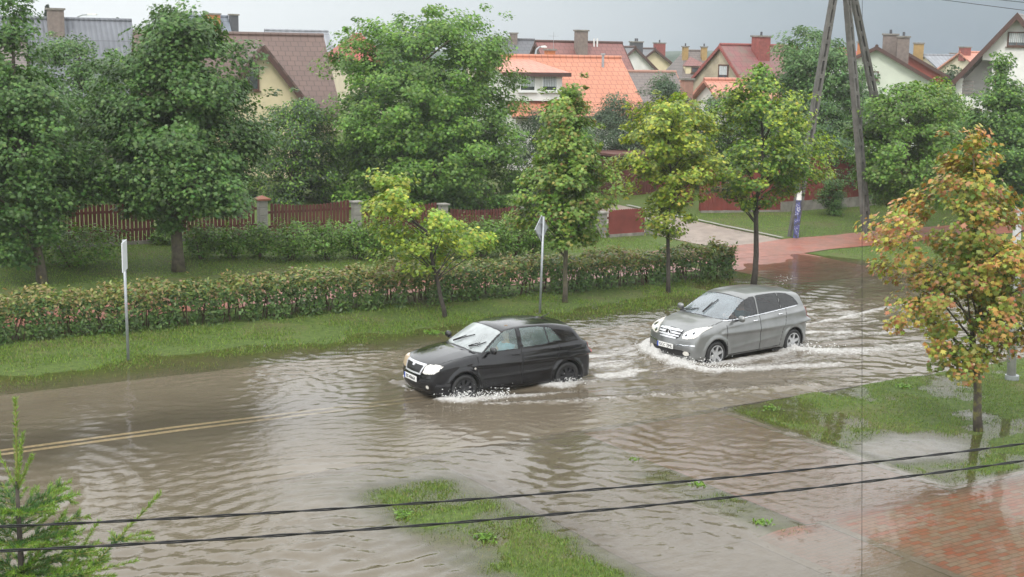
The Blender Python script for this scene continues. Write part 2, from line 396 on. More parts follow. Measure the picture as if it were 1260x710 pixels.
def water(U, V):
    z = np.zeros(U.shape); X = U; Y = V
    amp = .22 + 1.15 * np.clip(fbm(X * .13, Y * .13, 33, 3) + .22, 0, 1.1)
    calm = np.clip((18.5 - Y) / 5, 0, 1) * np.clip((X - 6) / 6, 0, 1); amp = amp * (1 - .86 * calm)
    bank = np.exp(-((Y - 27.3) / 1.3) ** 2) * np.clip((13 - X) / 5, 0, 1); amp = amp * (1 - .75 * bank)
    bx, by = X + .55 * fbm(X * .6, Y * .6, 3) + .10 * fbm(X * 2.2, Y * 2.2, 23), Y + .55 * fbm(X * .6, Y * .6, 8) + .10 * fbm(X * 2.2, Y * 2.2, 28)
    for i in range(44):
        L = .15 * (3.6 ** rngw.random()); th = rngw.normal(1.15, .6); kx = 2 * PI / L
        z = z + amp * .0023 * L ** .8 / .38 * np.sin(kx * (bx * math.cos(th) + by * math.sin(th)) + rngw.random() * 6.28)
    for (cu, cv, L, A, R) in ((8.2, 17.5, .34, .010, 4.5), (3.5, 21.5, .42, .010, 5), (11.5, 14.8, .3, .006, 3), (9.5, 26.0, .3, .007, 3.5), (16.4, 15.6, .26, .006, 2.2),
                              (17.5, 30, .4, .008, 3), (22, 20.8, .5, .010, 5), (27, 27, .5, .012, 6), (6, 14, .3, .006, 3.5)):
        r = np.hypot(X - cu, Y - cv) + .15 * fbm(X * .8, Y * .8, 14); z = z + .55 * A * np.sin(r * 2 * PI / L) * np.exp(-((r - R * .45) / (R * .5)) ** 2)
    foam = np.zeros(U.shape)
    for pts, w0, w1, s0, s1, h0, h1 in FOAM:
        d, t = seg_d(U, V, pts)
        wob = .25 * fbm(U * 2.2, V * 2.2, 41)
        wd = (w0 + (w1 - w0) * t) * (1 + 1.2 * wob)
        g = np.exp(-(d / wd) ** 2); foam = np.maximum(foam, g * (s0 + (s1 - s0) * t))
        hh = h0 + (h1 - h0) * t
        z = z + hh * np.exp(-(d / (wd * .9)) ** 2) * (.55 + .6 * np.abs(fbm(U * 5, V * 5, 17)) * 1.6)
    # transverse and diverging waves behind the two cars
    for (u0, v0, hd) in ((13.3, 24.5, 0.0), (20.3, 24.9, 0.105)):
        du, dv = U - u0, V - v0
        a = du * math.cos(hd) + dv * math.sin(hd); b = -du * math.sin(hd) + dv * math.cos(hd)
        for sg in (-1, 1):
            q = sg * b - .30 * a - .55
            z = z + np.where(a > -.3, .035 * np.exp(-np.clip(a, 0, 99) / 9) * np.exp(-np.clip(q, -9, 9) ** 2 / .5) * np.cos(q * 2 * PI / 1.0), 0)
        inside = np.clip((.3 * a + .5 - np.abs(b)) / .5, 0, 1) * (a > 3.8) * np.exp(-np.clip(a - 3.8, 0, 99) / 11)
        z = z + inside * (.022 * fbm(U * 2.0, V * 3.0, 55, 4))
        foam = np.maximum(foam, inside * .70 * np.clip(fbm(U * 1.1, V * 3.2, 60, 4) * 1.8 + .25, 0, 1))
    z = z + foam * .022 * fbm(U * 11, V * 11, 71, 2)
    z = z * np.clip((-terrain(U, V) + .004) / .07, .03, 1)     # ripples die out where the water is a thin film
    return z, foam
WZ = {}
def wz(U, V):
    z, f = water(U, V); WZ['f'] = f; WZ['d'] = z * 0 - terrain(U, V); return z
k = NT('flood water'); v = k.coord(rot=(0, 0, -YAW))
ad = k.n('ShaderNodeAttribute', attribute_name='depth'); af = k.n('ShaderNodeAttribute', attribute_name='foam')
mpb = k.n('ShaderNodeMapping'); mpb.inputs['Scale'].default_value = (1.0, 1.7, 1); k.l(v, mpb.inputs[0])
b1 = k.noise(mpb.outputs[0], 4.5, 2, .45, .25); b2 = k.noise(mpb.outputs[0], 11, 2, .5, .2)
amp = k.ramp(k.noise(v, .35, 3, .5), [(.38, .15), (.66, 1.0)])
hgt = k.math('MULTIPLY', k.math('ADD', k.math('MULTIPLY', b1, 1.0), k.math('MULTIPLY', b2, .55)), amp)
hgt = k.math('MULTIPLY', hgt, k.ramp(ad.outputs['Fac'], [(.01, .08), (.07, 1)]))
nrm = k.bump(hgt, .29, .04)
mud = k.ramp(k.noise(v, .4, 4, .6), [(.3, (.136, .111, .078)), (.7, (.178, .148, .106))])
dif = k.n('ShaderNodeBsdfDiffuse'); k.l(mud, dif.inputs[0])
tr = k.n('ShaderNodeBsdfTransparent'); tr.inputs[0].default_value = (.92, .86, .76, 1)
op = k.math('SUBTRACT', 1.0, k.math('POWER', 2.718, k.math('MULTIPLY', ad.outputs['Fac'], -12.0)), True)
body = k.n('ShaderNodeMixShader'); k.l(op, body.inputs[0]); k.l(tr.outputs[0], body.inputs[1]); k.l(dif.outputs[0], body.inputs[2])
gl = k.n('ShaderNodeBsdfGlossy'); gl.inputs['Roughness'].default_value = .03; k.l(nrm, gl.inputs['Normal'])
fr = k.n('ShaderNodeFresnel'); fr.inputs[0].default_value = 1.40; k.l(nrm, fr.inputs['Normal'])
surf = k.n('ShaderNodeMixShader'); k.l(k.math('MULTIPLY', fr.outputs[0], k.ramp(ad.outputs['Fac'], [(.012, .5), (.055, 1)])), surf.inputs[0]); k.l(body.outputs[0], surf.inputs[1]); k.l(gl.outputs[0], surf.inputs[2])
fn = k.math('ADD', k.math('MULTIPLY', k.noise(v, 7, 5, .75), .55), k.math('MULTIPLY', k.noise(v, 24, 3, .7), .45))
fm = k.math('MULTIPLY', k.math('SUBTRACT', k.math('ADD', af.outputs['Fac'], k.math('MULTIPLY', fn, 1.5)), 1.08), 2.2, True)
fd = k.n('ShaderNodeBsdfDiffuse'); fd.inputs[0].default_value = (.52, .51, .49, 1); k.l(k.bump(fn, 1.0, .05), fd.inputs['Normal'])
fin = k.n('ShaderNodeMixShader'); k.l(fm, fin.inputs[0]); k.l(surf.outputs[0], fin.inputs[1]); k.l(fd.outputs[0], fin.inputs[2])
water_m = k.done(fin.outputs[0])
uw = axis((-60, -4, 1.2), (-4, 11, .09), (11, 29, .06), (29, 46, .12), (46, 160, 1.5))
vw = axis((6, 11, .25), (11, 20, .08), (20, 27, .05), (27, 36.5, .09))
flood, UU, VV = grid('water', uw, vw, wz, water_m); tag(flood, kind='structure')
for nm, key in (('depth', 'd'), ('foam', 'f')):
    at = flood.data.attributes.new(nm, 'FLOAT', 'POINT'); at.data.foreach_set('value', np.clip(WZ[key], 0, 9).astype(np.float32).ravel())

# spray thrown up by the wheels: small drops and lumps of broken water
spray_m = plain('white broken water', (.78, .78, .76), .25, .06, 20)
rs = np.random.default_rng(11); mb = MB()
ico = bmesh.new(); bmesh.ops.create_icosphere(ico, subdivisions=1, radius=1); IV = [tuple(q.co) for q in ico.verts]; IF = [tuple(q.index for q in f.verts) for f in ico.faces]; ico.free()
def splash(pts, n, hmax, spread, r0=.003, r1=.012):
    for _ in range(n):
        t = rs.random() * (len(pts) - 1); i = min(int(t), len(pts) - 2); f = t - i
        u = pts[i][0] * (1 - f) + pts[i + 1][0] * f + rs.normal(0, spread); vv = pts[i][1] * (1 - f) + pts[i + 1][1] * f + rs.normal(0, spread)
        x, y = XY(u, vv); z = abs(rs.normal(0, hmax * .5)) + .02; r = (r0 + (r1 - r0) * rs.random() ** 3)
        sx = 1 + rs.random()
        mb.add([(x + q[0] * r * sx, y + q[1] * r, z + q[2] * r * (1 + rs.random() * .2)) for q in IV], IF)
splash(line((797, 432), (815, 443), (850, 452), (905, 456)), 1478, .17, .14)
splash(line((965, 431), (990, 432), (1030, 434)), 563, .16, .14)
splash(line((550, 491), (575, 492), (625, 489)), 915, .16, .12)
splash(line((675, 474), (712, 471)), 422, .14, .10)
splash(line((955, 352), (962, 348), (970, 345)), 96, .25, .10, .003, .010)
tag(mb.build('water_spray', spray_m, smooth=True, fix=False), kind='stuff')
# ------------------------------------------------------------------ cars: implicit body shells meshed with surface nets
def poly_sdf(px, py, poly):
    poly = np.array(poly, float); n = len(poly)
    d = np.full(px.shape, 1e9); ins = np.zeros(px.shape, bool)
    for i in range(n):
        a = poly[i]; b = poly[(i + 1) % n]; e = b - a
        wx, wy = px - a[0], py - a[1]
        t = np.clip((wx * e[0] + wy * e[1]) / (e @ e), 0, 1)
        d = np.minimum(d, (wx - e[0] * t) ** 2 + (wy - e[1] * t) ** 2)
        c = (a[1] > py) != (b[1] > py)
        with np.errstate(divide='ignore', invalid='ignore'):
            xi = a[0] + (py - a[1]) / (b[1] - a[1]) * e[0]
        ins ^= c & (px < xi)
    d = np.sqrt(d); return np.where(ins, -d, d)
def smax(a, b, k): h = np.clip(k - np.abs(a - b), 0, None) / k; return np.maximum(a, b) + h * h * k * .25
def smin(a, b, k): return -smax(-a, -b, k)
def spline(pts, n=6):
    """closed Catmull-Rom through the points that are marked smooth (third value 0); corners marked 1 stay sharp"""
    out = []; m_ = len(pts)
    for i in range(m_):
        p0, p1, p2, p3 = pts[i - 1], pts[i], pts[(i + 1) % m_], pts[(i + 2) % m_]
        q0 = p1 if len(p1) > 2 else p0; q3 = p2 if len(p2) > 2 else p3
        for j in range(n):
            t = j / n
            out.append(tuple(.5 * (2 * p1[c] + (p2[c] - q0[c]) * t + (2 * q0[c] - 5 * p1[c] + 4 * p2[c] - q3[c]) * t * t + (3 * p1[c] - q0[c] - 3 * p2[c] + q3[c]) * t ** 3) for c in (0, 1)))
    return out
class Look2:
    def __init__(s, poly, x0, x1, y0, y1, st):
        s.x0, s.y0, s.st = x0, y0, st
        gx, gy = np.meshgrid(np.arange(x0, x1, st), np.arange(y0, y1, st), indexing='ij')
        s.g = poly_sdf(gx, gy, poly)
    def __call__(s, x, y):
        fx = np.clip((x - s.x0) / s.st, 0, s.g.shape[0] - 1.001); fy = np.clip((y - s.y0) / s.st, 0, s.g.shape[1] - 1.001)
        i = fx.astype(int); j = fy.astype(int); fx = fx - i; fy = fy - j; g = s.g
        return (g[i, j] * (1 - fx) + g[i + 1, j] * fx) * (1 - fy) + (g[i, j + 1] * (1 - fx) + g[i + 1, j + 1] * fx) * fy
def inside(poly, a, b): return poly_sdf(a, b, poly) < 0

class CarShell:
    def __init__(s, S, h=.02):
        s.S = S; L, W, Ht = S['L'], S['W'], S['H']
        ext = (-.3, L + .3, -.2, Ht + .3, .02)
        s.low = Look2(spline(S['lower']), *ext); s.cab = Look2(spline(S['cabin']), *ext)
        s.front = Look2(spline(S['cross']), -1.2, 1.2, -.2, Ht + .3, .02)
        s.cabx = Look2(spline(S['cabcross']), -1.2, 1.2, -.2, Ht + .3, .02)
        s.plan = Look2(spline(S['plan']), -.3, L + .3, -1.2, 1.2, .02)
        x = np.arange(-.06, L + .06, h); y = np.arange(-W / 2 - .06, W / 2 + .06 + h, h); z = np.arange(.1, Ht + .06, h)
        s.o = (x[0], y[0], z[0]); s.h = h
        X, Y, Z = np.meshgrid(x, y, z, indexing='ij'); s.f = s.sdf(X, Y, Z)
    def sdf(s, X, Y, Z):
        S = s.S; L = S['L']; y2 = Y * Y
        cf = np.interp(X, [0, .5, S['wsb'], S['wst'], L * .55, L * .8, L], S['bow'])
        xl = X - cf * y2; zl = Z + S['crown'] * np.clip(y2 - .1, 0, 1) * np.interp(X, [0, .3, .8], [0, .5, 1])
        body = smax(smax(s.low(xl, zl), s.front(Y, Z), S['r']), s.plan(X, Y), .05)
        # wheel arch flare
        for wx in S['axles']:
            rr = np.hypot(X - wx, Z - S['wr']); fl = .022 * np.exp(-((rr - S['ar'] - .03) / .05) ** 2) * (np.abs(Y) > .5)
            body = body - fl
        # shoulder crease and lower door rub line
        for (x0, z0, x1, z1, am, wd) in S['crease']:
            zz = z0 + (X - x0) / (x1 - x0) * (z1 - z0)
            body = body - am * np.exp(-((Z - zz) / wd) ** 2) * np.clip((X - x0) / .2, 0, 1) * np.clip((x1 - X) / .2, 0, 1)
        xc = X - cf * y2; zc = Z + .05 * y2 / .36
        cab = smax(s.cab(xc, zc), s.cabx(Y, Z + S['cabz'](X)), .07)
        f = smin(body, cab, .035)
        for wx in S['axles']:
            cyl = np.hypot(X - wx, Z - S['wr']) - S['ar']
            cyl = np.maximum(cyl, .42 - np.abs(Y)); f = np.maximum(f, -cyl)
        f = np.maximum(f, .16 - Z)
        return f
    def mesh(s):
        f = s.f; h = s.h; sg = f < 0
        nx, ny, nz = (q - 1 for q in f.shape)
        acc = np.zeros((nx, ny, nz, 3)); cnt = np.zeros((nx, ny, nz))
        corners = [(a, b, c) for a in (0, 1) for b in (0, 1) for c in (0, 1)]
        sl = lambda c: tuple(slice(q, q + n) for q, n in zip(c, (nx, ny, nz)))
        for i, a in enumerate(corners):
            for b in corners[i + 1:]:
                if sum(abs(p - q) for p, q in zip(a, b)) != 1: continue
                fa, fb = f[sl(a)], f[sl(b)]; x = (fa < 0) != (fb < 0)
                t = np.where(x, fa / np.where(fa == fb, 1, fa - fb), 0)
                for c in range(3): acc[..., c] += np.where(x, a[c] + t * (b[c] - a[c]), 0)
                cnt += x
        act = cnt > 0; idx = np.full(cnt.shape, -1); idx[act] = np.arange(act.sum())
        ii = np.argwhere(act); V = (acc[act] / cnt[act][:, None] + ii) * h + np.array(s.o)
        Q = []
        for ax in range(3):
            o1, o2 = [(1, 2), (2, 0), (0, 1)][ax]
            a = sg; b = np.roll(sg, -1, ax); ch = (a != b)
            sel = [slice(1, nx), slice(1, ny), slice(1, nz)]; sel[ax] = slice(0, (nx, ny, nz)[ax])
            for flip in (False, True):
                m_ = ch & (a != flip)
                c = np.argwhere(m_[tuple(sel)])
                c = c + np.array([q.start for q in sel])
                def at(d1, d2):
                    e = c.copy(); e[:, o1] += d1; e[:, o2] += d2; return idx[e[:, 0], e[:, 1], e[:, 2]]
                q = np.stack([at(-1, -1), at(0, -1), at(0, 0), at(-1, 0)], -1)
                Q.append(q[:, ::-1] if flip else q)
        Q = np.concatenate(Q); Q = Q[(Q >= 0).all(1)]
        # relax towards the surface
        for _ in range(2):
            g = s.grad(V); V = V - g * s.val(V)[:, None] * .8
        return V, Q
    def tri(s, A, P):
        q = [(P[:, c] - s.o[c]) / s.h for c in range(3)]; n = A.shape
        i = [np.clip(np.floor(a).astype(int), 0, n[c] - 2) for c, a in enumerate(q)]; fr = [np.clip(a - b, 0, 1) for a, b in zip(q, i)]
        r = 0
        for a in (0, 1):
            for b in (0, 1):
                for c in (0, 1):
                    r = r + A[i[0] + a, i[1] + b, i[2] + c] * (fr[0] if a else 1 - fr[0]) * (fr[1] if b else 1 - fr[1]) * (fr[2] if c else 1 - fr[2])
        return r
    def val(s, P): return s.tri(s.f, P)
    def grad(s, P):
        e = s.h; g = np.stack([s.val(P + np.eye(3)[c] * e) - s.val(P - np.eye(3)[c] * e) for c in range(3)], -1)
        return g / np.maximum(np.linalg.norm(g, axis=1, keepdims=True), 1e-9)
    def cast(s, P, D, far=1.2, st=.01):
        """march from outside points P along D until the shell is met"""
        P = P.copy().astype(float); D = np.asarray(D, float); hit = np.zeros(len(P), bool); t = np.zeros(len(P))
        for _ in range(160):
            vv = s.val(P + D * t[:, None]); hit |= vv < .001
            t = np.where(hit, t, t + np.maximum(vv * .7, .002))
        return P + D * t[:, None], hit
    def decal(s, poly, view, name, mat, parent, off=.006, th=.012, res=.012, side=1, smooth=True):
        """a thin shaped plate lying on the shell; the polygon is drawn in the front/rear (y,z), side (x,z) or top (x,y) view"""
        poly = np.array(poly); lo = poly.min(0); hi = poly.max(0)
        na, nb = [max(2, int(math.ceil((hi[c] - lo[c]) / res))) for c in (0, 1)]
        A, B = np.meshgrid(np.linspace(lo[0], hi[0], na + 1), np.linspace(lo[1], hi[1], nb + 1), indexing='ij')
        a, b = A.ravel(), B.ravel(); z0 = np.zeros_like(a)
        if view == 'front': P = np.stack([z0 - .05, a, b], -1); D = (1, 0, 0)
        elif view == 'rear': P = np.stack([z0 + s.S['L'] + .05, a, b], -1); D = (-1, 0, 0)
        elif view == 'side': P = np.stack([a, z0 + side * (s.S['W'] / 2 + .05), b], -1); D = (0, -side, 0)
        else: P = np.stack([a, b, z0 + s.S['H'] + .05], -1); D = (0, 0, -1)
        H_, hit = s.cast(P, D); g = s.grad(H_); top = H_ + g * off; bot = H_ - g * (th - off)
        ca = (A[:-1, :-1] + A[1:, 1:]) / 2; cb = (B[:-1, :-1] + B[1:, 1:]) / 2
        hv = hit.reshape(A.shape); ok = inside(poly, ca, cb) & hv[:-1, :-1] & hv[1:, 1:] & hv[1:, :-1] & hv[:-1, 1:]
        i = (np.arange(na)[:, None] * (nb + 1) + np.arange(nb)[None, :])[ok]
        if len(i) == 0: return None
        q = np.stack([i, i + nb + 1, i + nb + 2, i + 1], -1); N = len(a)
        ed = {}
        for f_ in q:
            for e0, e1 in zip(f_, np.roll(f_, -1)): ed[(e0, e1)] = 1
        rim = [(e0, e1) for (e0, e1) in ed if (e1, e0) not in ed]
        fs = np.concatenate([q, q[:, ::-1] + N] + ([np.array([(e1, e0, e0 + N, e1 + N) for e0, e1 in rim])] if rim else []))
        Vv = np.concatenate([top, bot]); used = np.unique(fs); mp_ = np.full(len(Vv), -1); mp_[used] = np.arange(len(used))
        mb = MB(); mb.add(Vv[used], mp_[fs].tolist()); return mb.build(name, mat, parent, smooth=False)

def submesh(name, V, Q, mask, mat, parent, smooth=True, inset=0, N=None):
    q = Q[mask]
    if len(q) == 0: return None
    used = np.unique(q); mp_ = np.full(len(V), -1); mp_[used] = np.arange(len(used)); vv = V[used]
    if inset and N is not None: vv = vv - N[used] * inset
    o = np_mesh(name, vv, mp_[q].ravel(), 4, mat, parent, smooth)
    if N is not None and smooth:
        try: o.data.normals_split_custom_set_from_vertices([tuple(n) for n in N[used]])
        except Exception: pass
    return o

def car_paint(name, col, metal, rough=.32, drops=True):
    k = NT(name); v = k.coord(); n = k.noise(v, 3, 4)
    c = k.ramp(n, [(.3, tuple(q * .9 for q in col)), (.7, tuple(min(1, q * 1.1) for q in col))])
    vor = k.n('ShaderNodeTexVoronoi'); vor.inputs['Scale'].default_value = 55; k.l(v, vor.inputs['Vector'])
    dr = k.ramp(vor.outputs['Distance'], [(.12, 1), (.32, 0)])
    sm = k.noise(v, 1.2, 3)
    return k.done(k.pbr(c, k.ramp(k.noise(v, 9, 4), [(.3, rough * .7), (.7, rough * 1.25)]) if drops else rough, metal, .5 if metal > .5 else .25, k.bump(dr, .02, .004) if drops else None, 0.6))
def glass_mat(name, tint, dens, fog=0.0, mist_sheen_c=(.7, .76, .76)):
    k = NT(name); tr = k.n('ShaderNodeBsdfTransparent'); tr.inputs[0].default_value = (*tint, 1)
    gl = k.n('ShaderNodeBsdfGlossy'); gl.inputs[0].default_value = (1, 1, 1, 1); gl.inputs['Roughness'].default_value = .03
    v = k.coord(); vor = k.n('ShaderNodeTexVoronoi'); vor.inputs['Scale'].default_value = 60; k.l(v, vor.inputs['Vector'])
    nr = k.bump(k.ramp(vor.outputs['Distance'], [(.1, 1), (.3, 0)]), .04, .003); k.l(nr, gl.inputs['Normal'])
    fr = k.n('ShaderNodeFresnel'); fr.inputs[0].default_value = 1.5
    m1 = k.n('ShaderNodeMixShader'); k.l(k.math('ADD', k.math('MULTIPLY', fr.outputs[0], .9), dens, True), m1.inputs[0]); k.l(tr.outputs[0], m1.inputs[1]); k.l(gl.outputs[0], m1.inputs[2])
    if not fog: return k.done(m1.outputs[0])
    df = k.n('ShaderNodeBsdfDiffuse'); df.inputs[0].default_value = (*mist_sheen_c, 1)   # breath and rain mist, with the sky's pale reflection put into its colour
    m2 = k.n('ShaderNodeMixShader'); k.l(k.ramp(k.noise(v, 2.2, 4), [(.3, fog * .6), (.7, fog * 1.2)]), m2.inputs[0]); k.l(m1.outputs[0], m2.inputs[1]); k.l(df.outputs[0], m2.inputs[2])
    return k.done(m2.outputs[0])
rubber = plain('wet tyre rubber', (.018, .018, .018), .55, .2, 8, .2, 40)
dark_plastic = plain('dark plastic', (.022, .022, .024), .45, .15, 8)
black_trim = plain('black trim', (.012, .012, .013), .35, .1, 8)
seat_cloth = plain('grey seat cloth', (.06, .06, .065), .9, .2, 12)
chrome = plain('chrome', (.75, .76, .78), .12, .05, 5, metal=1)
bright_trim = plain('bright trim', (.66, .67, .69), .25, .05, 5, metal=.35)
alloy = plain('silver alloy', (.55, .56, .57), .3, .08, 6, metal=.8)
steel_black = plain('black steel rim', (.02, .02, .022), .4, .15, 6)
lamp_glass = plain('clear lamp lens', (.62, .60, .55), .10, .35, 14, spec=.8, coat=1, emis=(1, .93, .8), es=.06)
lamp_amber = plain('warm lamp lens', (.62, .48, .34), .15, .08, 10, coat=1)
lamp_red = plain('red lamp lens', (.26, .014, .012), .2, .1, 10, coat=1)
plate_white = plain('white number plate', (.80, .80, .78), .4, .05, 10)
plate_blue = plain('blue plate strip', (.03, .08, .42), .4, .08, 10)
plate_ink = plain('black lettering', (.02, .02, .02), .5, .05, 10)
under_m = plain('underbody', (.015, .015, .015), .8, .2, 5)

def text_mesh(txt, size, name, mat, parent, loc, rot, depth=.002):
    cu = bpy.data.curves.new(name, 'FONT'); cu.body = txt; cu.size = size; cu.align_x = 'CENTER'; cu.align_y = 'CENTER'; cu.extrude = depth; cu.resolution_u = 2
    tmp = bpy.data.objects.new('tmp', cu); COL.objects.link(tmp); bpy.context.view_layer.update()
    me = bpy.data.meshes.new_from_object(tmp.evaluated_get(bpy.context.evaluated_depsgraph_get())); bpy.data.objects.remove(tmp)
    me.materials.clear(); me.materials.append(mat); o = bpy.data.objects.new(name, me); COL.objects.link(o); o.parent = parent
    o.location = loc; o.rotation_euler = rot; return o

def wheel(parent, x, y, S, style):
    sgn = 1 if y > 0 else -1; R = S['wr']; rim = S['rim']; w2 = .095
    wh = MB()
    prof = [(rim, -w2), (R - .035, -w2), (R - .008, -w2 + .02), (R, -w2 + .045), (R, w2 - .045), (R - .008, w2 - .02), (R - .035, w2), (rim, w2)]
    n = 36; vs = []; fs = []
    for i in range(n):
        a = 2 * PI * i / n
        for r, q in prof: vs.append((math.cos(a) * r, q, math.sin(a) * r))
    mm = len(prof)
    for i in range(n):
        for j in range(mm): fs.append((i * mm + j, i * mm + (j + 1) % mm, ((i + 1) % n) * mm + (j + 1) % mm, ((i + 1) % n) * mm + j))
    wh.add(vs, fs); tyre = wh.build('wheel', rubber, parent, smooth=True, loc=(x, y, R))
    d = MB(); yo = sgn * (w2 - .028)
    def ring(r0, r1, y0, y1, n=32):
        vs, fs = [], []
        for i in range(n):
            a = 2 * PI * i / n
            for r, q in ((r0, y0), (r1, y0), (r1, y1), (r0, y1)): vs.append((math.cos(a) * r, q, math.sin(a) * r))
        for i in range(n):
            for j in range(4): fs.append((i * 4 + j, i * 4 + (j + 1) % 4, ((i + 1) % n) * 4 + (j + 1) % 4, ((i + 1) % n) * 4 + j))
        d.add(vs, fs)
    ring(rim - .022, rim + .003, yo - .05 * sgn, yo + .028 * sgn)
    ring(.0, .055, yo - .04 * sgn, yo + .012 * sgn, 16)
    ns, wa, wb = (8, .030, .036) if style == 'steel' else (6, .042, .030)
    for i in range(ns):
        a = 2 * PI * (i + .25) / ns; ca, sa = math.cos(a), math.sin(a)
        def P(r, t, q): return (ca * r - sa * t, q, sa * r + ca * t)
        r0, r1 = .04, rim - .012; y1 = yo + .006 * sgn; y2 = yo - .006 * sgn
        d.add([P(r0, -wa, y1), P(r0, wa, y1), P(r1, wb, y1 + .006 * sgn), P(r1, -wb, y1 + .006 * sgn), P(r0, -wa, y2 - .03 * sgn), P(r0, wa, y2 - .03 * sgn), P(r1, wb, y2 - .03 * sgn), P(r1, -wb, y2 - .03 * sgn)],
              [(0, 1, 2, 3), (7, 6, 5, 4), (0, 4, 5, 1), (1, 5, 6, 2), (2, 6, 7, 3), (3, 7, 4, 0)])
    d.build('rim', steel_black if style == 'steel' else alloy, tyre)
    b = MB(); vs = [(math.cos(2 * PI * i / 24) * (rim - .02), yo - .06 * sgn, math.sin(2 * PI * i / 24) * (rim - .02)) for i in range(24)]; b.add(vs, [tuple(range(24))]); b.build('brake_disc', under_m, tyre)

def build_car(S, name, label, loc, rz, paint_m, gl_front, gl_side):
    cs = CarShell(S, S.get('h', .02)); V, Q = cs.mesh(); N = cs.grad(V)
    c = V[Q].mean(1); nn = N[Q].mean(1); X, Y, Z = c.T; aY = np.abs(Y); L = S['L']
    root = thing(name, label, 'car', loc, rz)
    lab = np.zeros(len(Q), int)                     # 0 shell
    IDS = {}
    def put(key, mask, only=None):
        i = IDS.setdefault(key, len(IDS) + 1); mk = mask if only is None else mask & (lab == only); lab[mk] = i
    sidef = np.abs(nn[:, 1]) > .45
    y2 = Y * Y; cf = np.interp(X, [0, .5, S['wsb'], S['wst'], L * .55, L * .8, L], S['bow']); xs = X - cf * y2
    up = nn[:, 2] > .05
    # panels
    put('bonnet', inside(S['bonnet'], X, aY) & (Z > S['bonnet_z']) & (nn[:, 2] > .35) & (xs < S['wsb'] + .02))
    for sd in (-1, 1):
        k_ = '_' + ('a' if sd < 0 else 'b'); on = sidef & (Y * sd > 0)
        put('front_door' + k_, on & inside(S['door1'], X, Z)); put('rear_door' + k_, on & inside(S['door2'], X, Z))
    arch = np.zeros(len(Q), bool)
    for wx in S['axles']: arch |= (np.hypot(X - wx, Z - S['wr']) < S['ar'] + .03)
    put('front_bumper', (xs < S['bump_f']) & (Z < S['bump_fz']) & ~arch)
    put('rear_bumper', (X > S['bump_r']) & (Z < S['bump_rz']) & ~arch)
    put('tailgate', (X + .05 > S['tail_x'] - 0) & (nn[:, 0] > .3) & (aY < .62) & (Z > S['bump_rz']) & (Z < S['H'] - .12))
    # gaps between panels
    def edge(poly, A, B, wd=.008): return np.abs(poly_sdf(A, B, poly)) < wd
    gap = np.zeros(len(Q), bool)
    for key in ('door1', 'door2'): gap |= sidef & edge(S[key], X, Z, .007)
    gap |= edge(S['bonnet'], X, aY, .008) & (nn[:, 2] > .3) & (Z > S['bonnet_z']) & (xs < S['wsb'])
    put('panel_gap', gap & (Z < S['belt'](X) + .02))
    # glass
    ws = (xs > S['ws_x'][0]) & (xs < S['ws_x'][1]) & (nn[:, 0] < -.25) & (Z > S['ws_z'][0]) & (Z < S['ws_z'][1]) & (aY < np.interp(Z, S['ws_z'], S['ws_y'])) & (nn[:, 2] > .2)
    wsr = (xs > S['ws_x'][0] - .04) & (xs < S['ws_x'][1] + .02) & (nn[:, 0] < -.2) & (Z > S['ws_z'][0] - .03) & (Z < S['ws_z'][1] + .015) & (aY < np.interp(Z, S['ws_z'], S['ws_y']) + .022) & (nn[:, 2] > .15)
    put('window_seal', wsr & (Z > S['ws_z'][0] - .03)); put('windscreen', ws)
    for i, wp in enumerate(S['windows']):
        put('window_seal', sidef & (poly_sdf(X, Z, wp) < .022) & (nn[:, 2] < .8))
    for i, wp in enumerate(S['windows']):
        for sd in (-1, 1): put('side_%d_%d' % (i, sd), sidef & (Y * sd > 0) & inside(wp, X, Z))
    rw = (nn[:, 0] > .3) & (Z > S['rw_z'][0]) & (Z < S['rw_z'][1]) & (aY < np.interp(Z, S['rw_z'], S['rw_y'])) & (X > L * .75)
    put('rear_window', rw)
    put('underbody', (nn[:, 2] < -.75) & (Z < .3))
    inarch = np.zeros(len(Q), bool)
    for wx in S['axles']: inarch |= (np.hypot(X - wx, Z - S['wr']) < S['ar'] + .012) & (aY < S['W'] / 2 - .1) | ((np.hypot(X - wx, Z - S['wr']) < S['ar'] + .006))
    put('wheel_well', inarch)
    names = {'front_door_a': 'front_door', 'front_door_b': 'front_door', 'rear_door_a': 'rear_door', 'rear_door_b': 'rear_door'}
    parts = {}
    parts['body'] = submesh('body', V, Q, lab == 0, paint_m, root, N=N)
    for key, i in IDS.items():
        nm = names.get(key, key); mt = paint_m
        if key.startswith('side_'): continue
        if key in ('window_seal', 'panel_gap'): mt = black_trim
        if key in ('underbody', 'wheel_well'): mt = under_m
        if key == 'windscreen': mt = gl_front
        if key == 'rear_window': mt = gl_side
        parts[key] = submesh(nm, V, Q, lab == i, mt, root, N=N, inset=.004 if key in ('window_seal', 'panel_gap') else (.002 if 'wind' in key else 0))
    for i, wp in enumerate(S['windows']):
        for sd, kk in ((-1, '_a'), (1, '_b')):
            key = 'side_%d_%d' % (i, sd); d = parts.get(S['wdoor'][i] + kk) if S['wdoor'][i] else root
            submesh('window', V, Q, lab == IDS[key], gl_side, d or root, N=N, inset=.003)
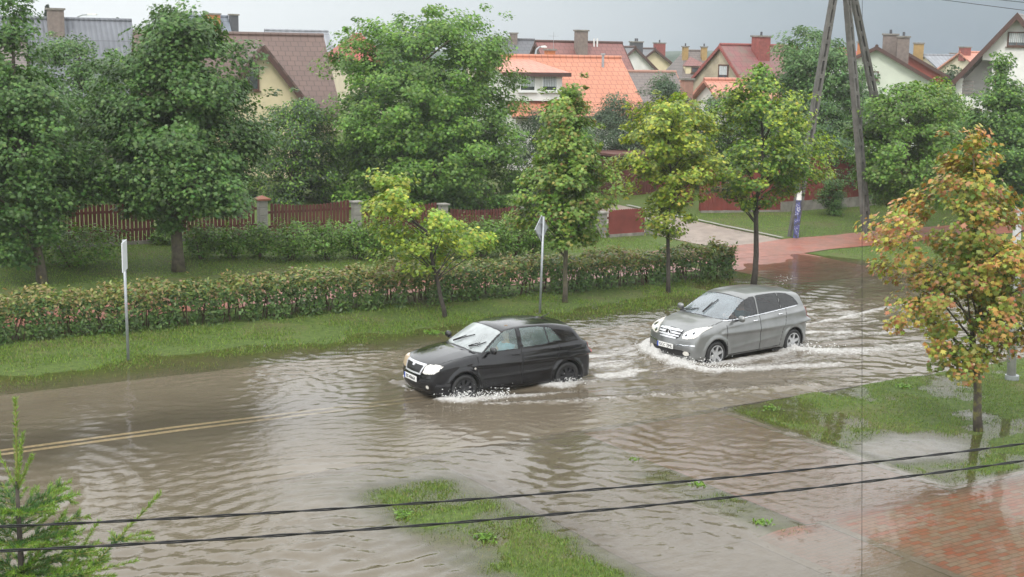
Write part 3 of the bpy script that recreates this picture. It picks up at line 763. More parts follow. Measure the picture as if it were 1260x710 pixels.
    # mirrors, handles, wipers
    for sd, kk in ((-1, '_a'), (1, '_b')):
        mx_, mz_ = S['mirror']; yb = sd * (S['W'] / 2 - .06)
        mb = MB(); g_ = []
        for i in range(9):
            a = -1 + 2 * i / 8; r = math.sqrt(max(0, 1 - abs(a) ** 3))
            g_.append((a, r))
        pts = [(mx_ + .02, yb + sd * (.08 + .10 * (a + 1)), mz_ + .02) for a, r in g_]
        mb2 = MB(); n = 12; vs = []
        for (a, r), p in zip(g_, pts):
            for j in range(n):
                th = 2 * PI * j / n; vs.append((p[0] + math.cos(th) * .055 * (r * .9 + .1) , p[1], p[2] + math.sin(th) * .075 * (r * .85 + .15)))
        fs = [(i * n + j, i * n + (j + 1) % n, (i + 1) * n + (j + 1) % n, (i + 1) * n + j) for i in range(len(pts) - 1) for j in range(n)] + [tuple(range(n)), tuple((len(pts) - 1) * n + j for j in range(n))]
        mb2.add(vs, fs); mir = mb2.build('wing_mirror', S['mirror_m'] or paint_m, root, smooth=True)
        mb.tube([(mx_ + .02, yb - sd * .02, mz_ - .05), (mx_ + .02, yb + sd * .10, mz_ - .02)], [.03, .022], 8); mb.build('mirror_arm', black_trim, mir)
        for (hx, hz), dk in zip(S['handles'], ('front_door', 'rear_door')):
            P_, hit = cs.cast(np.array([[hx, sd * (S['W'] / 2 + .05), hz]]), (0, -sd, 0)); p = P_[0]
            mb = MB(); mb.tube([(hx - .085, p[1] + sd * .004, hz - .003), (hx - .06, p[1] + sd * .026, hz), (hx + .06, p[1] + sd * .028, hz + .004), (hx + .085, p[1] + sd * .004, hz + .003)], [.014, .016, .016, .014], 8)
            mb.build('handle', S['handle_m'] or paint_m, parts.get(dk + kk) or root, smooth=True)
    for j, wl in enumerate(S['wipers']):
        P = np.array([(a, b, S['H'] + .05) for a, b in wl]); H_, hit = cs.cast(P, (0, 0, -1)); g = cs.grad(H_)
        H1 = H_ + g * .018; H1[0] += np.array([0, 0, .006]); mb = MB()
        nseg = [tuple(q) for q in H1]; mb.tube(nseg, [.011] * len(nseg), 6)
        mid = H1[len(H1) // 2] + g[0] * .02
        mb.tube([tuple(H1[0] + g[0] * .012), tuple(mid + g[0] * .012)], [.014, .010], 6); mb.build('wiper', black_trim, root)
    for wx in S['axles']:
        for sd in (-1, 1): wheel(root, wx, sd * (S['W'] / 2 - .125), S, S['rimstyle'])
    # interior: floor tub, dashboard, seats, steering wheel
    mb = MB(); fx0 = S['wsb'] + .12; mb.box(((fx0 + L - .45) / 2, 0, .40), (L - .45 - fx0, S['W'] - .42, .05)); mb.build('cabin_floor', under_m, root)
    mb = MB(); mb.prism([(S['wsb'] - .02, .5), (S['wsb'] - .02, S['belt'](S['wsb']) - .055), (S['wsb'] + .28, S['belt'](S['wsb'] + .3) + .0), (S['wsb'] + .52, S['belt'](S['wsb'] + .5) - .06), (S['wsb'] + .50, .5)], 'y', -S['W'] / 2 + .17, S['W'] / 2 - .17)
    dash = mb.build('dashboard', dark_plastic, root, bevel=.02)
    sx = S['seat_x']; sz = S['seat_z']
    for yy in (-.36, .36):
        mb = MB(); mb.prism([(sx - .5, sz - .12), (sx - .5, sz + .02), (sx - .02, sz - .01), (sx + .0, sz - .14)], 'y', yy - .24, yy + .24)
        st = mb.build('front_seat', seat_cloth, root, bevel=.03)
        mb = MB(); mb.prism([(sx - .03, sz), (sx + .18, sz + .58), (sx + .27, sz + .56), (sx + .11, sz - .04)], 'y', yy - .23, yy + .23); mb.build('backrest', seat_cloth, st, bevel=.03)
        mb = MB(); mb.prism([(sx + .17, sz + .61), (sx + .20, sz + .78), (sx + .28, sz + .77), (sx + .26, sz + .60)], 'y', yy - .13, yy + .13); mb.build('headrest', seat_cloth, st, bevel=.02)
    mb = MB(); mb.prism([(sx + .62, sz - .12), (sx + .62, sz + .02), (sx + 1.08, sz), (sx + 1.28, sz + .55), (sx + 1.38, sz + .52), (sx + 1.2, sz - .12)], 'y', -.62, .62); mb.build('rear_seat', seat_cloth, root, bevel=.03)
    cx, cy, cz = S['wheel_c']; mb = MB(); tl = rad(62); pts = []
    for i in range(25):
        a = 2 * PI * i / 24; pts.append((cx + math.sin(a) * .185 * math.cos(tl) , cy + math.cos(a) * .185, cz + math.sin(a) * .185 * math.sin(tl)))
    mb.tube(pts, .016, 6, cap=False); mb.tube([(cx - .16, cy, cz - .1), (cx, cy, cz)], .03, 8); mb.tube([(cx, cy - .17, cz), (cx, cy + .17, cz)], .016, 6); mb.build('steering_wheel', black_trim, root, smooth=True)
    return root, cs, parts

def plate(root, cs, txt, x, z, tilt=0.0, rear=False):
    o = thing('number_plate', None, None); o.parent = root
    bpy.data.objects.remove(o)
    sg = 1 if rear else -1
    mb = MB(); mb.box((0, 0, 0), (.012, .52, .114)); p = mb.build('number_plate', plate_white, root, bevel=.004); p.location = (x, 0, z); p.rotation_euler = (0, tilt, 0)
    # seen from the front the blue strip is on the viewer's left
    mb = MB(); mb.box((sg * .0075, -sg * .238, 0), (.003, .044, .112)); mb.build('country_strip', plate_blue, p)
    text_mesh(txt, .098, 'lettering', plate_ink, p, (sg * .0085, sg * .022, 0), (PI / 2, 0, -PI / 2 if not rear else PI / 2))
    return p

# ---- profiles. x from the nose backwards, z from the tyre contact; a third value marks a sharp corner
FAB = dict(
    L=3.97, W=1.646, H=1.451, wr=.297, ar=.345, rim=.20, axles=(.80, 3.262), r=.13, crown=.075, h=.0185,
    wsb=1.06, wst=1.74, bow=[.34, .20, .13, .10, 0, -.06, -.10],
    lower=[(.14, .20), (.03, .30), (.0, .45), (.02, .58), (.05, .69), (.13, .785), (.40, .875), (.75, .945), (1.08, .985), (1.7, 1.0), (2.6, 1.02), (3.4, 1.045), (3.74, 1.045), (3.86, .96), (3.90, .80), (3.945, .64), (3.97, .50), (3.95, .34), (3.86, .24), (3.3, .20), (2.0, .19), (.7, .18)],
    cabin=[(.98, .90), (1.06, .975), (1.42, 1.215), (1.74, 1.385), (2.0, 1.435), (2.45, 1.452), (2.95, 1.435), (3.35, 1.375), (3.50, 1.325), (3.68, 1.13), (3.80, .95), (3.75, .80), (1.1, .80)],
    cross=[(0, .1), (.62, .12), (.77, .20), (.805, .35), (.820, .55), (.818, .75), (.795, .90), (.765, 1.0), (.70, 1.10), (.4, 1.3), (0, 1.35), (-.4, 1.3), (-.70, 1.10), (-.765, 1.0), (-.795, .90), (-.818, .75), (-.820, .55), (-.805, .35), (-.77, .20), (-.62, .12)],
    cabcross=[(0, .6), (.80, .6), (.775, .88), (.745, 1.0), (.66, 1.25), (.60, 1.38), (.54, 1.455), (.3, 1.47), (0, 1.475), (-.3, 1.47), (-.54, 1.455), (-.60, 1.38), (-.66, 1.25), (-.745, 1.0), (-.775, .88), (-.80, .6)],
    cabz=lambda X: np.interp(X, [1, 2.2, 3.2, 3.9], [0, 0, .01, .06]),
    plan=[(-.02, 0), (-.01, .40), (.10, .62), (.32, .755), (.75, .812), (1.3, .823), (2.6, .823), (3.3, .812), (3.7, .76), (3.90, .66), (3.98, .45), (3.99, 0), (3.98, -.45), (3.90, -.66), (3.7, -.76), (3.3, -.812), (2.6, -.823), (1.3, -.823), (.75, -.812), (.32, -.755), (.10, -.62), (-.01, -.40)],
    crease=[(.9, .80, 3.8, .88, .006, .03), (1.1, .46, 3.0, .50, .010, .035)],
    bonnet=[(.10, -.5), (.12, .50), (.35, .62), (1.0, .70), (1.16, .70), (1.16, -.5)], bonnet_z=.70,
    door1=[(1.12, .25), (1.06, .60), (1.10, .98), (1.62, 1.40), (2.12, 1.44), (2.13, .26)], door2=[(2.14, .26), (2.13, 1.44), (2.75, 1.43), (3.08, 1.05), (3.02, .80), (2.90, .62), (2.86, .42), (2.84, .27)],
    belt=lambda x: np.interp(x, [1.0, 2.0, 3.3], [.965, .985, 1.03]),
    bump_f=.42, bump_fz=.56, bump_r=3.62, bump_rz=.62, tail_x=3.4,
    ws_x=(1.10, 1.72), ws_z=(.985, 1.375), ws_y=(.70, .545), rw_z=(1.06, 1.31), rw_y=(.60, .50),
    windows=[[(1.30, 1.005), (1.50, 1.155), (1.74, 1.315), (1.86, 1.365), (2.05, 1.378), (2.055, 1.005)], [(2.18, 1.01), (2.17, 1.378), (2.60, 1.375), (2.74, 1.355), (2.80, 1.055), (2.78, 1.035)], [(2.83, 1.055), (2.775, 1.352), (2.90, 1.325), (3.10, 1.10), (3.12, 1.075)]],
    wdoor=['front_door', 'rear_door', 'rear_door'],
    mirror=(1.34, 1.03), mirror_m=None, handles=[(1.98, .895), (2.86, .935)], handle_m=None,
    wipers=[[(1.17, -.44), (1.25, -.30), (1.34, -.14), (1.42, -.0)], [(1.17, .18), (1.25, .30), (1.35, .42), (1.43, .52)]],
    rimstyle='steel', seat_x=2.02, seat_z=.52, wheel_c=(1.60, -.36, .90))
FAB['wipers'] = [[(1.165, .34), (1.24, .20), (1.33, .05), (1.42, -.10)], [(1.165, -.30), (1.24, -.42), (1.33, -.50), (1.42, -.56)]]
MER = dict(
    L=4.27, W=1.777, H=1.604, wr=.315, ar=.365, rim=.225, axles=(.83, 3.56), r=.15, crown=.06, h=.0195,
    wsb=1.05, wst=1.95, bow=[.36, .22, .15, .11, 0, -.06, -.10],
    lower=[(.15, .22), (.04, .30), (.0, .45), (.03, .60), (.07, .72), (.16, .845), (.40, .935), (.75, 1.02), (1.08, 1.085), (1.7, 1.08), (2.6, 1.12), (3.5, 1.165), (4.0, 1.17), (4.14, 1.08), (4.19, .90), (4.23, .70), (4.27, .52), (4.25, .36), (4.14, .26), (3.6, .22), (2.2, .20), (.7, .20)],
    cabin=[(.95, .98), (1.05, 1.07), (1.45, 1.30), (1.95, 1.525), (2.3, 1.585), (2.75, 1.604), (3.25, 1.585), (3.72, 1.525), (3.92, 1.48), (4.03, 1.30), (4.13, 1.02), (4.05, .85), (1.1, .85)],
    cross=[(0, .1), (.66, .12), (.82, .22), (.868, .38), (.885, .58), (.882, .78), (.855, .96), (.825, 1.08), (.75, 1.2), (.4, 1.4), (0, 1.45), (-.4, 1.4), (-.75, 1.2), (-.825, 1.08), (-.855, .96), (-.882, .78), (-.885, .58), (-.868, .38), (-.82, .22), (-.66, .12)],
    cabcross=[(0, .6), (.86, .6), (.835, .95), (.80, 1.1), (.715, 1.35), (.655, 1.50), (.58, 1.60), (.3, 1.625), (0, 1.63), (-.3, 1.625), (-.58, 1.60), (-.655, 1.50), (-.715, 1.35), (-.80, 1.1), (-.835, .95), (-.86, .6)],
    cabz=lambda X: np.interp(X, [1, 2.4, 3.5, 4.2], [0, 0, .01, .05]),
    plan=[(-.02, 0), (-.01, .42), (.10, .66), (.34, .81), (.8, .876), (1.4, .888), (2.9, .888), (3.6, .876), (4.0, .82), (4.19, .70), (4.275, .45), (4.285, 0), (4.275, -.45), (4.19, -.70), (4.0, -.82), (3.6, -.876), (2.9, -.888), (1.4, -.888), (.8, -.876), (.34, -.81), (.10, -.66), (-.01, -.42)],
    crease=[(.9, .92, 4.0, 1.06, .008, .035), (1.2, .42, 3.2, .56, .010, .04)],
    bonnet=[(.14, -.5), (.16, .46), (.40, .66), (1.0, .74), (1.16, .74), (1.16, -.5)], bonnet_z=.80,
    door1=[(1.20, .27), (1.14, .62), (1.16, 1.06), (1.80, 1.50), (2.30, 1.58), (2.32, .28)], door2=[(2.33, .28), (2.31, 1.58), (3.0, 1.57), (3.30, 1.14), (3.22, .82), (3.13, .66), (3.08, .46), (3.06, .30)],
    belt=lambda x: np.interp(x, [1.0, 2.0, 3.6], [1.05, 1.08, 1.15]),
    bump_f=.42, bump_fz=.62, bump_r=3.9, bump_rz=.66, tail_x=3.7,
    ws_x=(1.10, 1.91), ws_z=(1.085, 1.51), ws_y=(.745, .60), rw_z=(1.16, 1.44), rw_y=(.64, .55),
    windows=[[(1.20, 1.065), (1.42, 1.215), (1.80, 1.415), (2.02, 1.495), (2.24, 1.515), (2.25, 1.10)], [(2.34, 1.105), (2.33, 1.517), (2.80, 1.52), (3.05, 1.505), (3.10, 1.155)], [(3.15, 1.165), (3.11, 1.50), (3.40, 1.465), (3.62, 1.37), (3.76, 1.22), (3.72, 1.195)]],
    wdoor=['front_door', 'rear_door', None],
    mirror=(1.46, 1.09), mirror_m=None, handles=[(2.14, .985), (3.06, 1.05)], handle_m=chrome,
    wipers=[[(1.16, -.05), (1.30, -.06), (1.48, -.07), (1.66, -.08)], [(1.16, .70), (1.18, .55), (1.22, .36), (1.26, .18)]],
    rimstyle='alloy', seat_x=2.15, seat_z=.62, wheel_c=(1.70, -.38, 1.0))

black_paint = car_paint('black car paint', (.006, .006, .0075), 0, .16)
silver_paint = car_paint('silver grey car paint', (.22, .225, .222), .62, .30, False)
gl_a = glass_mat('windscreen glass', (.78, .86, .84), .12, .38); gl_b = glass_mat('green tinted side glass', (.72, .88, .85), .03, .17, (.50, .66, .64))
gl_c = glass_mat('silver car windscreen', (.72, .80, .84), .10, .22, (.6, .7, .76)); gl_d = glass_mat('dark tinted side glass', (.22, .25, .27), .02)

WADE = .12                                        # how deep the tyres stand in the flood
def car_pose(front_px, rear_px, S, zc):
    """heading and origin from where the near-side wheel centres are seen"""
    a = G(*front_px, zc); b = G(*rear_px, zc); hd = math.atan2(b[1] - a[1], b[0] - a[0])
    ax0 = S['axles'][0]; yl = S['W'] / 2 - .09
    mid = (a + b) / 2; mx_ = (S['axles'][0] + S['axles'][1]) / 2
    c, s_ = math.cos(hd), math.sin(hd)           # car x points backwards (to the right, away); near side is y<0
    ox = mid[0] - (mx_ * c - (-yl) * s_); oy = mid[1] - (mx_ * s_ + (-yl) * c)
    return (ox, oy, zc - S['wr']), hd
locA, hdA = car_pose((571, 478), (696, 462), FAB, FAB['wr'] - WADE)
carA, csA, ptA = build_car(FAB, 'black_hatchback', 'black five-door hatchback with black wheels driving through the flood, its headlights lit', locA, hdA, black_paint, gl_a, gl_b)
# grille, lamps, emblem, plate
tz_ = [(-.36, .765), (.36, .765), (.29, .585), (-.29, .585)]
csA.decal(tz_, 'front', 'grille', black_trim, carA, .004)
for p0, p1 in ((0, 1), (1, 2), (2, 3), (3, 0)):
    a, b = np.array(tz_[p0]), np.array(tz_[p1]); d = (b - a) / np.linalg.norm(b - a); nrm_ = np.array([-d[1], d[0]]) * .016
    csA.decal([a - d * .014 + nrm_, b + d * .014 + nrm_, b + d * .014 - nrm_, a - d * .014 - nrm_], 'front', 'grille_frame', bright_trim, carA, .014, .02, .010)
csA.decal([(-.07, .775), (.07, .775), (.028, .705), (-.028, .705)], 'front', 'emblem', bright_trim, carA, .018, .02, .010)
for sd in (-1, 1):
    hl = csA.decal([(sd * .39, .755), (sd * .44, .785), (sd * .62, .80), (sd * .735, .79), (sd * .72, .70), (sd * .66, .64), (sd * .45, .605), (sd * .37, .615)], 'front', 'headlight', lamp_glass if sd < 0 else lamp_amber, carA, .010, .03, .012)
    csA.decal([(sd * (.52 + .035 * math.cos(a)), .355 + .035 * math.sin(a)) for a in np.linspace(0, 6.2, 12)], 'front', 'fog_lamp', lamp_glass, carA, .012, .02, .008)
    csA.decal([(sd * .58, .98), (sd * .70, .95), (sd * .735, .70), (sd * .60, .69)], 'rear', 'tail_light', lamp_red, carA, .004, .03, .014)
    csA.decal([(3.80, .95), (3.85, .92), (3.90, .73), (3.85, .73)], 'side', 'tail_light', lamp_red, carA, .001, .02, .014, side=sd)
    csA.decal([(1.02 + .022 * math.cos(a), .70 + .022 * math.sin(a)) for a in np.linspace(0, 6.2, 9)], 'side', 'indicator', lamp_glass, carA, .008, .015, .007, side=sd)
    csA.decal([(.18, .385), (.46, .40), (.46, .445), (.20, .43)], 'side', 'bumper_strip', dark_plastic, carA, .010, .02, .014, side=sd)
csA.decal([(-.45, .30), (.45, .30), (.42, .395), (-.42, .395)], 'front', 'air_intake', black_trim, carA, .003, .02, .015)
plate(carA, csA, 'BS 4066A', -.018, .475)
mb = MB(); mb.tube([(3.08, 0, 1.425), (3.28, 0, 1.50)], [.012, .005], 6); mb.build('aerial', black_trim, carA)

locB, hdB = car_pose((885, 435.5), (979, 419.5), MER, MER['wr'] - WADE)
carB, csB, ptB = build_car(MER, 'silver_hatchback', 'silver grey tall hatchback with silver alloy wheels pushing a white bow wave', locB, hdB, silver_paint, gl_c, gl_d); carB.scale = (.945, .97, .985)
gp = [(-.36, .86), (0, .885), (.36, .86), (.34, .72), (.25, .665), (-.25, .665), (-.34, .72)]
csB.decal(gp, 'front', 'grille', black_trim, carB, .006)
for zz, ww in ((.845, .345), (.79, .335), (.735, .32), (.685, .26)):
    csB.decal([(-ww, zz - .017), (ww, zz - .017), (ww, zz + .015), (0, zz + .022), (-ww, zz + .015)], 'front', 'grille_bar', bright_trim, carB, .022, .025, .010)
# round emblem: three points inside a ring
P0, _ = csB.cast(np.array([[-.05, 0, .775]]), (1, 0, 0)); ex = P0[0][0] - .03
mb = MB(); mb.add([(ex + .006, math.cos(t) * .098, .775 + math.sin(t) * .098) for t in np.linspace(0, 2 * PI, 24, endpoint=False)], [tuple(range(24))]); mb.build('emblem_plate', black_trim, carB)
mb = MB(); mb.tube([(ex, math.cos(t) * .088, .775 + math.sin(t) * .088) for t in np.linspace(0, 2 * PI, 25)], .011, 6, cap=False)
for a in (90, 210, 330):
    ca, sa = math.cos(rad(a)), math.sin(rad(a)); mb.add([(ex, ca * .085, .775 + sa * .085), (ex, -sa * .018, .775 + ca * .018), (ex - .012, 0, .775), (ex, sa * .018, .775 - ca * .018)], [(0, 1, 2), (0, 2, 3)])
mb.build('emblem', chrome, carB)
for sd in (-1, 1):
    csB.decal([(sd * .40, .74), (sd * .43, .835), (sd * .55, .915), (sd * .72, .955), (sd * .775, .95), (sd * .775, .83), (sd * .72, .745), (sd * .55, .70), (sd * .43, .695)], 'front', 'headlight', lamp_glass, carB, .012, .03, .012)
    for cy_, cz_, r_ in ((.49, .775, .06), (.64, .83, .055)):
        csB.decal([(sd * cy_ + r_ * math.cos(a), cz_ + r_ * math.sin(a)) for a in np.linspace(0, 6.2, 16)], 'front', 'lamp_reflector', chrome, carB, .015, .02, .009)
        csB.decal([(sd * cy_ + r_ * .38 * math.cos(a), cz_ + r_ * .38 * math.sin(a)) for a in np.linspace(0, 6.2, 12)], 'front', 'lamp_bulb', dark_plastic, carB, .018, .02, .008)
    csB.decal([(sd * (.56 + .075 * math.cos(a)), .375 + .05 * math.sin(a)) for a in np.linspace(0, 6.2, 14)], 'front', 'fog_lamp', lamp_glass, carB, .014, .02, .010)
    csB.decal([(sd * .60, 1.12), (sd * .76, 1.08), (sd * .80, .84), (sd * .62, .84)], 'rear', 'tail_light', lamp_red, carB, .010, .03, .014)
    csB.decal([(4.02, 1.13), (4.13, 1.06), (4.20, .90), (4.05, .90)], 'side', 'tail_light', lamp_red, carB, .008, .02, .014, side=sd)
    csB.decal([(sd * .30, .53), (sd * .74, .56), (sd * .74, .585), (sd * .30, .56)], 'front', 'bumper_strip', chrome, carB, .010, .02, .010)
csB.decal([(-.62, .30), (.62, .30), (.66, .41), (.40, .44), (-.40, .44), (-.66, .41)], 'front', 'air_intake', black_trim, carB, .004, .02, .015)
plate(carB, csB, 'GCC 7JML', -.022, .50)
for sd in (-1, 1):
    csB.decal([(1.16, 1.05), (2.4, 1.095), (3.72, 1.175), (3.72, 1.19), (2.4, 1.11), (1.16, 1.065)], 'side', 'chrome_strip', chrome, carB, .006, .012, .008, side=sd)
# ------------------------------------------------------------------ vegetation
def leaf_mat(name, trans=.3, rough=.42):
    k = NT(name); a = k.n('ShaderNodeAttribute', attribute_name='tint')
    p = k.n('ShaderNodeBsdfPrincipled'); k.l(a.outputs['Color'], p.inputs['Base Color']); p.inputs['Roughness'].default_value = rough; p.inputs['Specular IOR Level'].default_value = .4
    t = k.n('ShaderNodeBsdfTranslucent'); k.l(k.mix(1.0, a.outputs['Color'], (1.25, 1.35, .7), 'MULTIPLY'), t.inputs[0])
    m_ = k.n('ShaderNodeMixShader'); m_.inputs[0].default_value = trans; k.l(p.outputs[0], m_.inputs[1]); k.l(t.outputs[0], m_.inputs[2])
    return k.done(m_.outputs[0])
leafm = leaf_mat('leaves'); grassm = leaf_mat('grass blades', .25, .5)
bark = plain('bark', (.095, .08, .06), .85, .35, 7, .7, 25, dirt=((.16, .17, .06), 4, .55))
bark_d = plain('dark bark', (.05, .042, .034), .85, .3, 8, .7, 30)
twig_m = plain('hedge twigs', (.10, .065, .045), .85, .3, 8)

_A = [0, 20, 46, 72, 108, 150, 180, 210, 252, 288, 314, 340]; _R = [1.0, .5, .92, .48, .70, .36, .30, .36, .70, .48, .92, .5]
MAPLE = np.array([(math.cos(rad(a)) * r, math.sin(rad(a)) * r) for a, r in zip(_A, _R)])
OVATE = np.array([(1, 0), (.35, .42), (-.5, .38), (-.9, 0), (-.5, -.38), (.35, -.42)])
QUAD = np.array([(1, 0), (0, .55), (-.9, 0), (0, -.55)])
NEEDLE = np.array([(1, 0), (-1, .16), (-1, -.16)])

def unit(a): return a / np.maximum(np.linalg.norm(a, axis=1, keepdims=True), 1e-9)
def leaves(name, C, Nn, T, size, shape, colors, mat, parent=None, loc=None, droop=.18):
    """flat leaves: centre, normal, pointing direction, size per leaf"""
    n = len(C); k = len(shape); Nn = unit(Nn); T = unit(T - (T * Nn).sum(1, keepdims=True) * Nn); B = np.cross(Nn, T)
    sz = np.broadcast_to(np.asarray(size, float), (n,))[:, None, None]
    sx = shape[:, 0][None, :, None]; sy = shape[:, 1][None, :, None]
    V = C[:, None, :] + sz * (sx * T[:, None, :] + sy * B[:, None, :] - droop * (sx ** 2 + .6 * sy ** 2) * Nn[:, None, :])
    return np_mesh(name, V.reshape(-1, 3), np.arange(n * k), k, mat, parent, color=colors, loc=loc)

def pick(rng, pal, n, jit=.16):
    cs = np.array([p[0] for p in pal]); wt = np.array([p[1] for p in pal], float); i = rng.choice(len(pal), n, p=wt / wt.sum())
    return cs[i] * (1 + rng.normal(0, jit, (n, 1))).clip(.5, 1.6) * (1 + rng.normal(0, .06, (n, 3)))

GREEN = [((.090, .185, .026), 3), ((.130, .245, .036), 3), ((.18, .29, .046), 1.4)]
DEEP = [((.060, .130, .032), 3), ((.088, .172, .040), 3), ((.125, .22, .056), 1.4)]
YELG = [((.25, .34, .042), 3), ((.34, .40, .05), 2), ((.17, .27, .04), 2)]
LIME = [((.32, .39, .050), 3), ((.42, .44, .06), 2), ((.22, .32, .045), 1.5), ((.42, .34, .07), .4)]
TURN = [((.15, .25, .045), 4), ((.21, .29, .055), 3), ((.28, .26, .06), 1.2), ((.28, .16, .06), .3)]
AUTUMN = [((.38, .21, .055), 3.6), ((.39, .16, .075), 1.6), ((.38, .33, .06), 3.2), ((.24, .30, .05), 2.7), ((.46, .30, .14), .7)]
AUTIN = [((.24, .29, .05), 3), ((.30, .27, .05), 2), ((.30, .18, .05), .6), ((.15, .23, .04), 3)]
GREYG = [((.075, .12, .062), 3), ((.10, .145, .078), 2), ((.06, .10, .05), 2)]
CONIF = [((.028, .058, .034), 3), ((.040, .075, .04), 2)]

def tree(name, label, base, prof, seed, nclus=90, per=60, size=.10, pal=GREEN, pal_in=None, trunk=.10, clear=1.6, rc=.42, shape=MAPLE, group=None,
         lean=(0, 0), bark_mat=None, cat='tree', lump=.28, limbs=34, flat=.6, bend=0.0, hide_trunk=False, inner=.35):
    """prof: list of (height, radius, sideways offset of the crown axis towards the right of the picture)"""
    nclus = int(nclus * 1.3); rc = rc * 1.08; per = int(per * 2.1); size = size * .66
    rng = np.random.default_rng(seed); root = thing(name, label, cat, base, 0, group)
    hs = [p[0] for p in prof]; rs_ = [p[1] for p in prof]; ox = [p[2] if len(p) > 2 else 0 for p in prof]; top = hs[-1]
    zz = np.linspace(hs[0], hs[-1], 200); pr = np.interp(zz, hs, rs_); wgt = pr ** 1.5 + .08 * max(rs_); wgt /= wgt.sum()
    ph = rng.random(8) * 6.28
    def lumpf(a, z): return 1 + lump * (.6 * np.sin(2 * a + ph[0] + z * 1.1) + .55 * np.sin(3 * a + ph[1] - z * 1.9) + .4 * np.sin(5 * a + ph[2] + z * 2.7)) * .8
    z = rng.choice(zz, nclus, p=wgt) + rng.normal(0, .12, nclus); a = rng.random(nclus) * 2 * PI
    q = np.clip(rng.random(nclus) ** inner, .12, 1) * lumpf(a, z)
    R_ = np.interp(z, hs, rs_); axx = np.interp(z, hs, ox)
    CC = np.stack([axx + np.cos(a) * q * R_, np.sin(a) * q * R_, z], -1)
    out = np.stack([np.cos(a), np.sin(a), .25 * np.ones(nclus)], -1)
    # trunk and limbs
    def axp(h):
        f = h / top; return np.array([np.interp(h, hs, ox) * min(1, f * 1.6) + lean[0] * f, lean[1] * f, h])
    mb = MB(); tz = np.linspace(-.15, top * .93, 12); tp = []
    for i, h in enumerate(tz):
        p = axp(max(h, 0)); p[2] = h; p[0] += bend * math.sin(h * 1.3 + seed) + rng.normal(0, .012); p[1] += rng.normal(0, .012); tp.append(tuple(p))
    tr = [trunk * (1.25 if i == 0 else 1) * (1 - .88 * max(h, 0) / (top * .93)) + .008 for i, h in enumerate(tz)]
    mb.tube(tp, tr, 10)
    order = rng.permutation(nclus)[:limbs]
    for i in order:
        c = CC[i]
        if c[2] < clear * 1.25: continue
        h0 = max(clear * .75, c[2] - .55 * abs(q[i] * R_[i]) - .3); h0 = min(h0, top * .85); s0 = axp(h0)
        r0 = max(.008, trunk * .42 * (1 - h0 / top * .75)); mid = s0 * .5 + c * .5 + np.array([0, 0, .10 * abs(q[i] * R_[i])]) + rng.normal(0, .05, 3)
        mb.tube([tuple(s0), tuple(mid), tuple(c)], [r0, r0 * .6, .006], 5, cap=False)
    mb.build('trunk', bark_mat or bark, root, smooth=True, fix=False)
    # leading shoots that break the outline
    ns = max(3, nclus // 9); j = rng.choice(nclus, ns); up_ = np.stack([np.cos(a[j]) * .45, np.sin(a[j]) * .45, np.ones(ns)], -1) * (rc * (.7 + .9 * rng.random((ns, 1))))
    CC = np.concatenate([CC, CC[j] + up_]); out = np.concatenate([out, unit(up_)]); q = np.concatenate([q, q[j] + .3]); z = np.concatenate([z, z[j]])
    rmul = np.concatenate([np.ones(nclus), np.full(ns, .45)]); nclus += ns
    # leaf clusters
    cid = np.repeat(np.arange(nclus), np.where(rmul < 1, max(4, per // 4), per)); n = len(cid)
    rcl = (rc * rmul * (.7 + .6 * rng.random(nclus)))[cid]
    g = rng.normal(0, 1, (n, 3)); g = unit(g) * (rng.random((n, 1)) ** .42)
    C = CC[cid] + g * rcl[:, None] * np.array([1, 1, flat])
    nor = unit(out[cid] * .55 + np.array([0, 0, .75]) + g * .35 + rng.normal(0, .42, (n, 3)))
    T = unit(out[cid] * .7 + g * .6 + np.array([0, 0, -.45]) + rng.normal(0, .4, (n, 3)))
    clt = (1 + rng.normal(0, .13, nclus))[cid]
    col = pick(rng, pal, n)
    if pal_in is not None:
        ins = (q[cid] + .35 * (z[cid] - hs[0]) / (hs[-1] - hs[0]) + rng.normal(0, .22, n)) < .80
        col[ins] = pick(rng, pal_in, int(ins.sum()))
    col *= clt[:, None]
    leaves('crown', C, nor, T, size * (.5 + .85 * rng.random(n)), shape, col.clip(.008, .6), leafm, root)
    return root

def px_tree(name, label, bpx, outline, seed, Y=None, **kw):
    """outline: (photo row, left column, right column) of the crown as seen; turned into heights and radii at the tree's own distance"""
    if Y is None: b = GT(*bpx)
    else:
        b = AT(bpx[0], bpx[1], Y); b[2] = TZ(b[0], b[1])
    prof = []
    for (py, x0, x1) in outline:
        L_, R_ = AT(x0, py, b[1]), AT(x1, py, b[1])
        prof.append(((L_[2] + R_[2]) / 2 - b[2], max((R_[0] - L_[0]) / 2, .05), (L_[0] + R_[0]) / 2 - b[0]))
    prof.sort(key=lambda t: t[0])
    rc = kw.get('rc', .42)
    prof = [(h, max(r - rc * .30, .06), o) for h, r, o in prof]
    return tree(name, label, tuple(b), prof, seed, **kw)

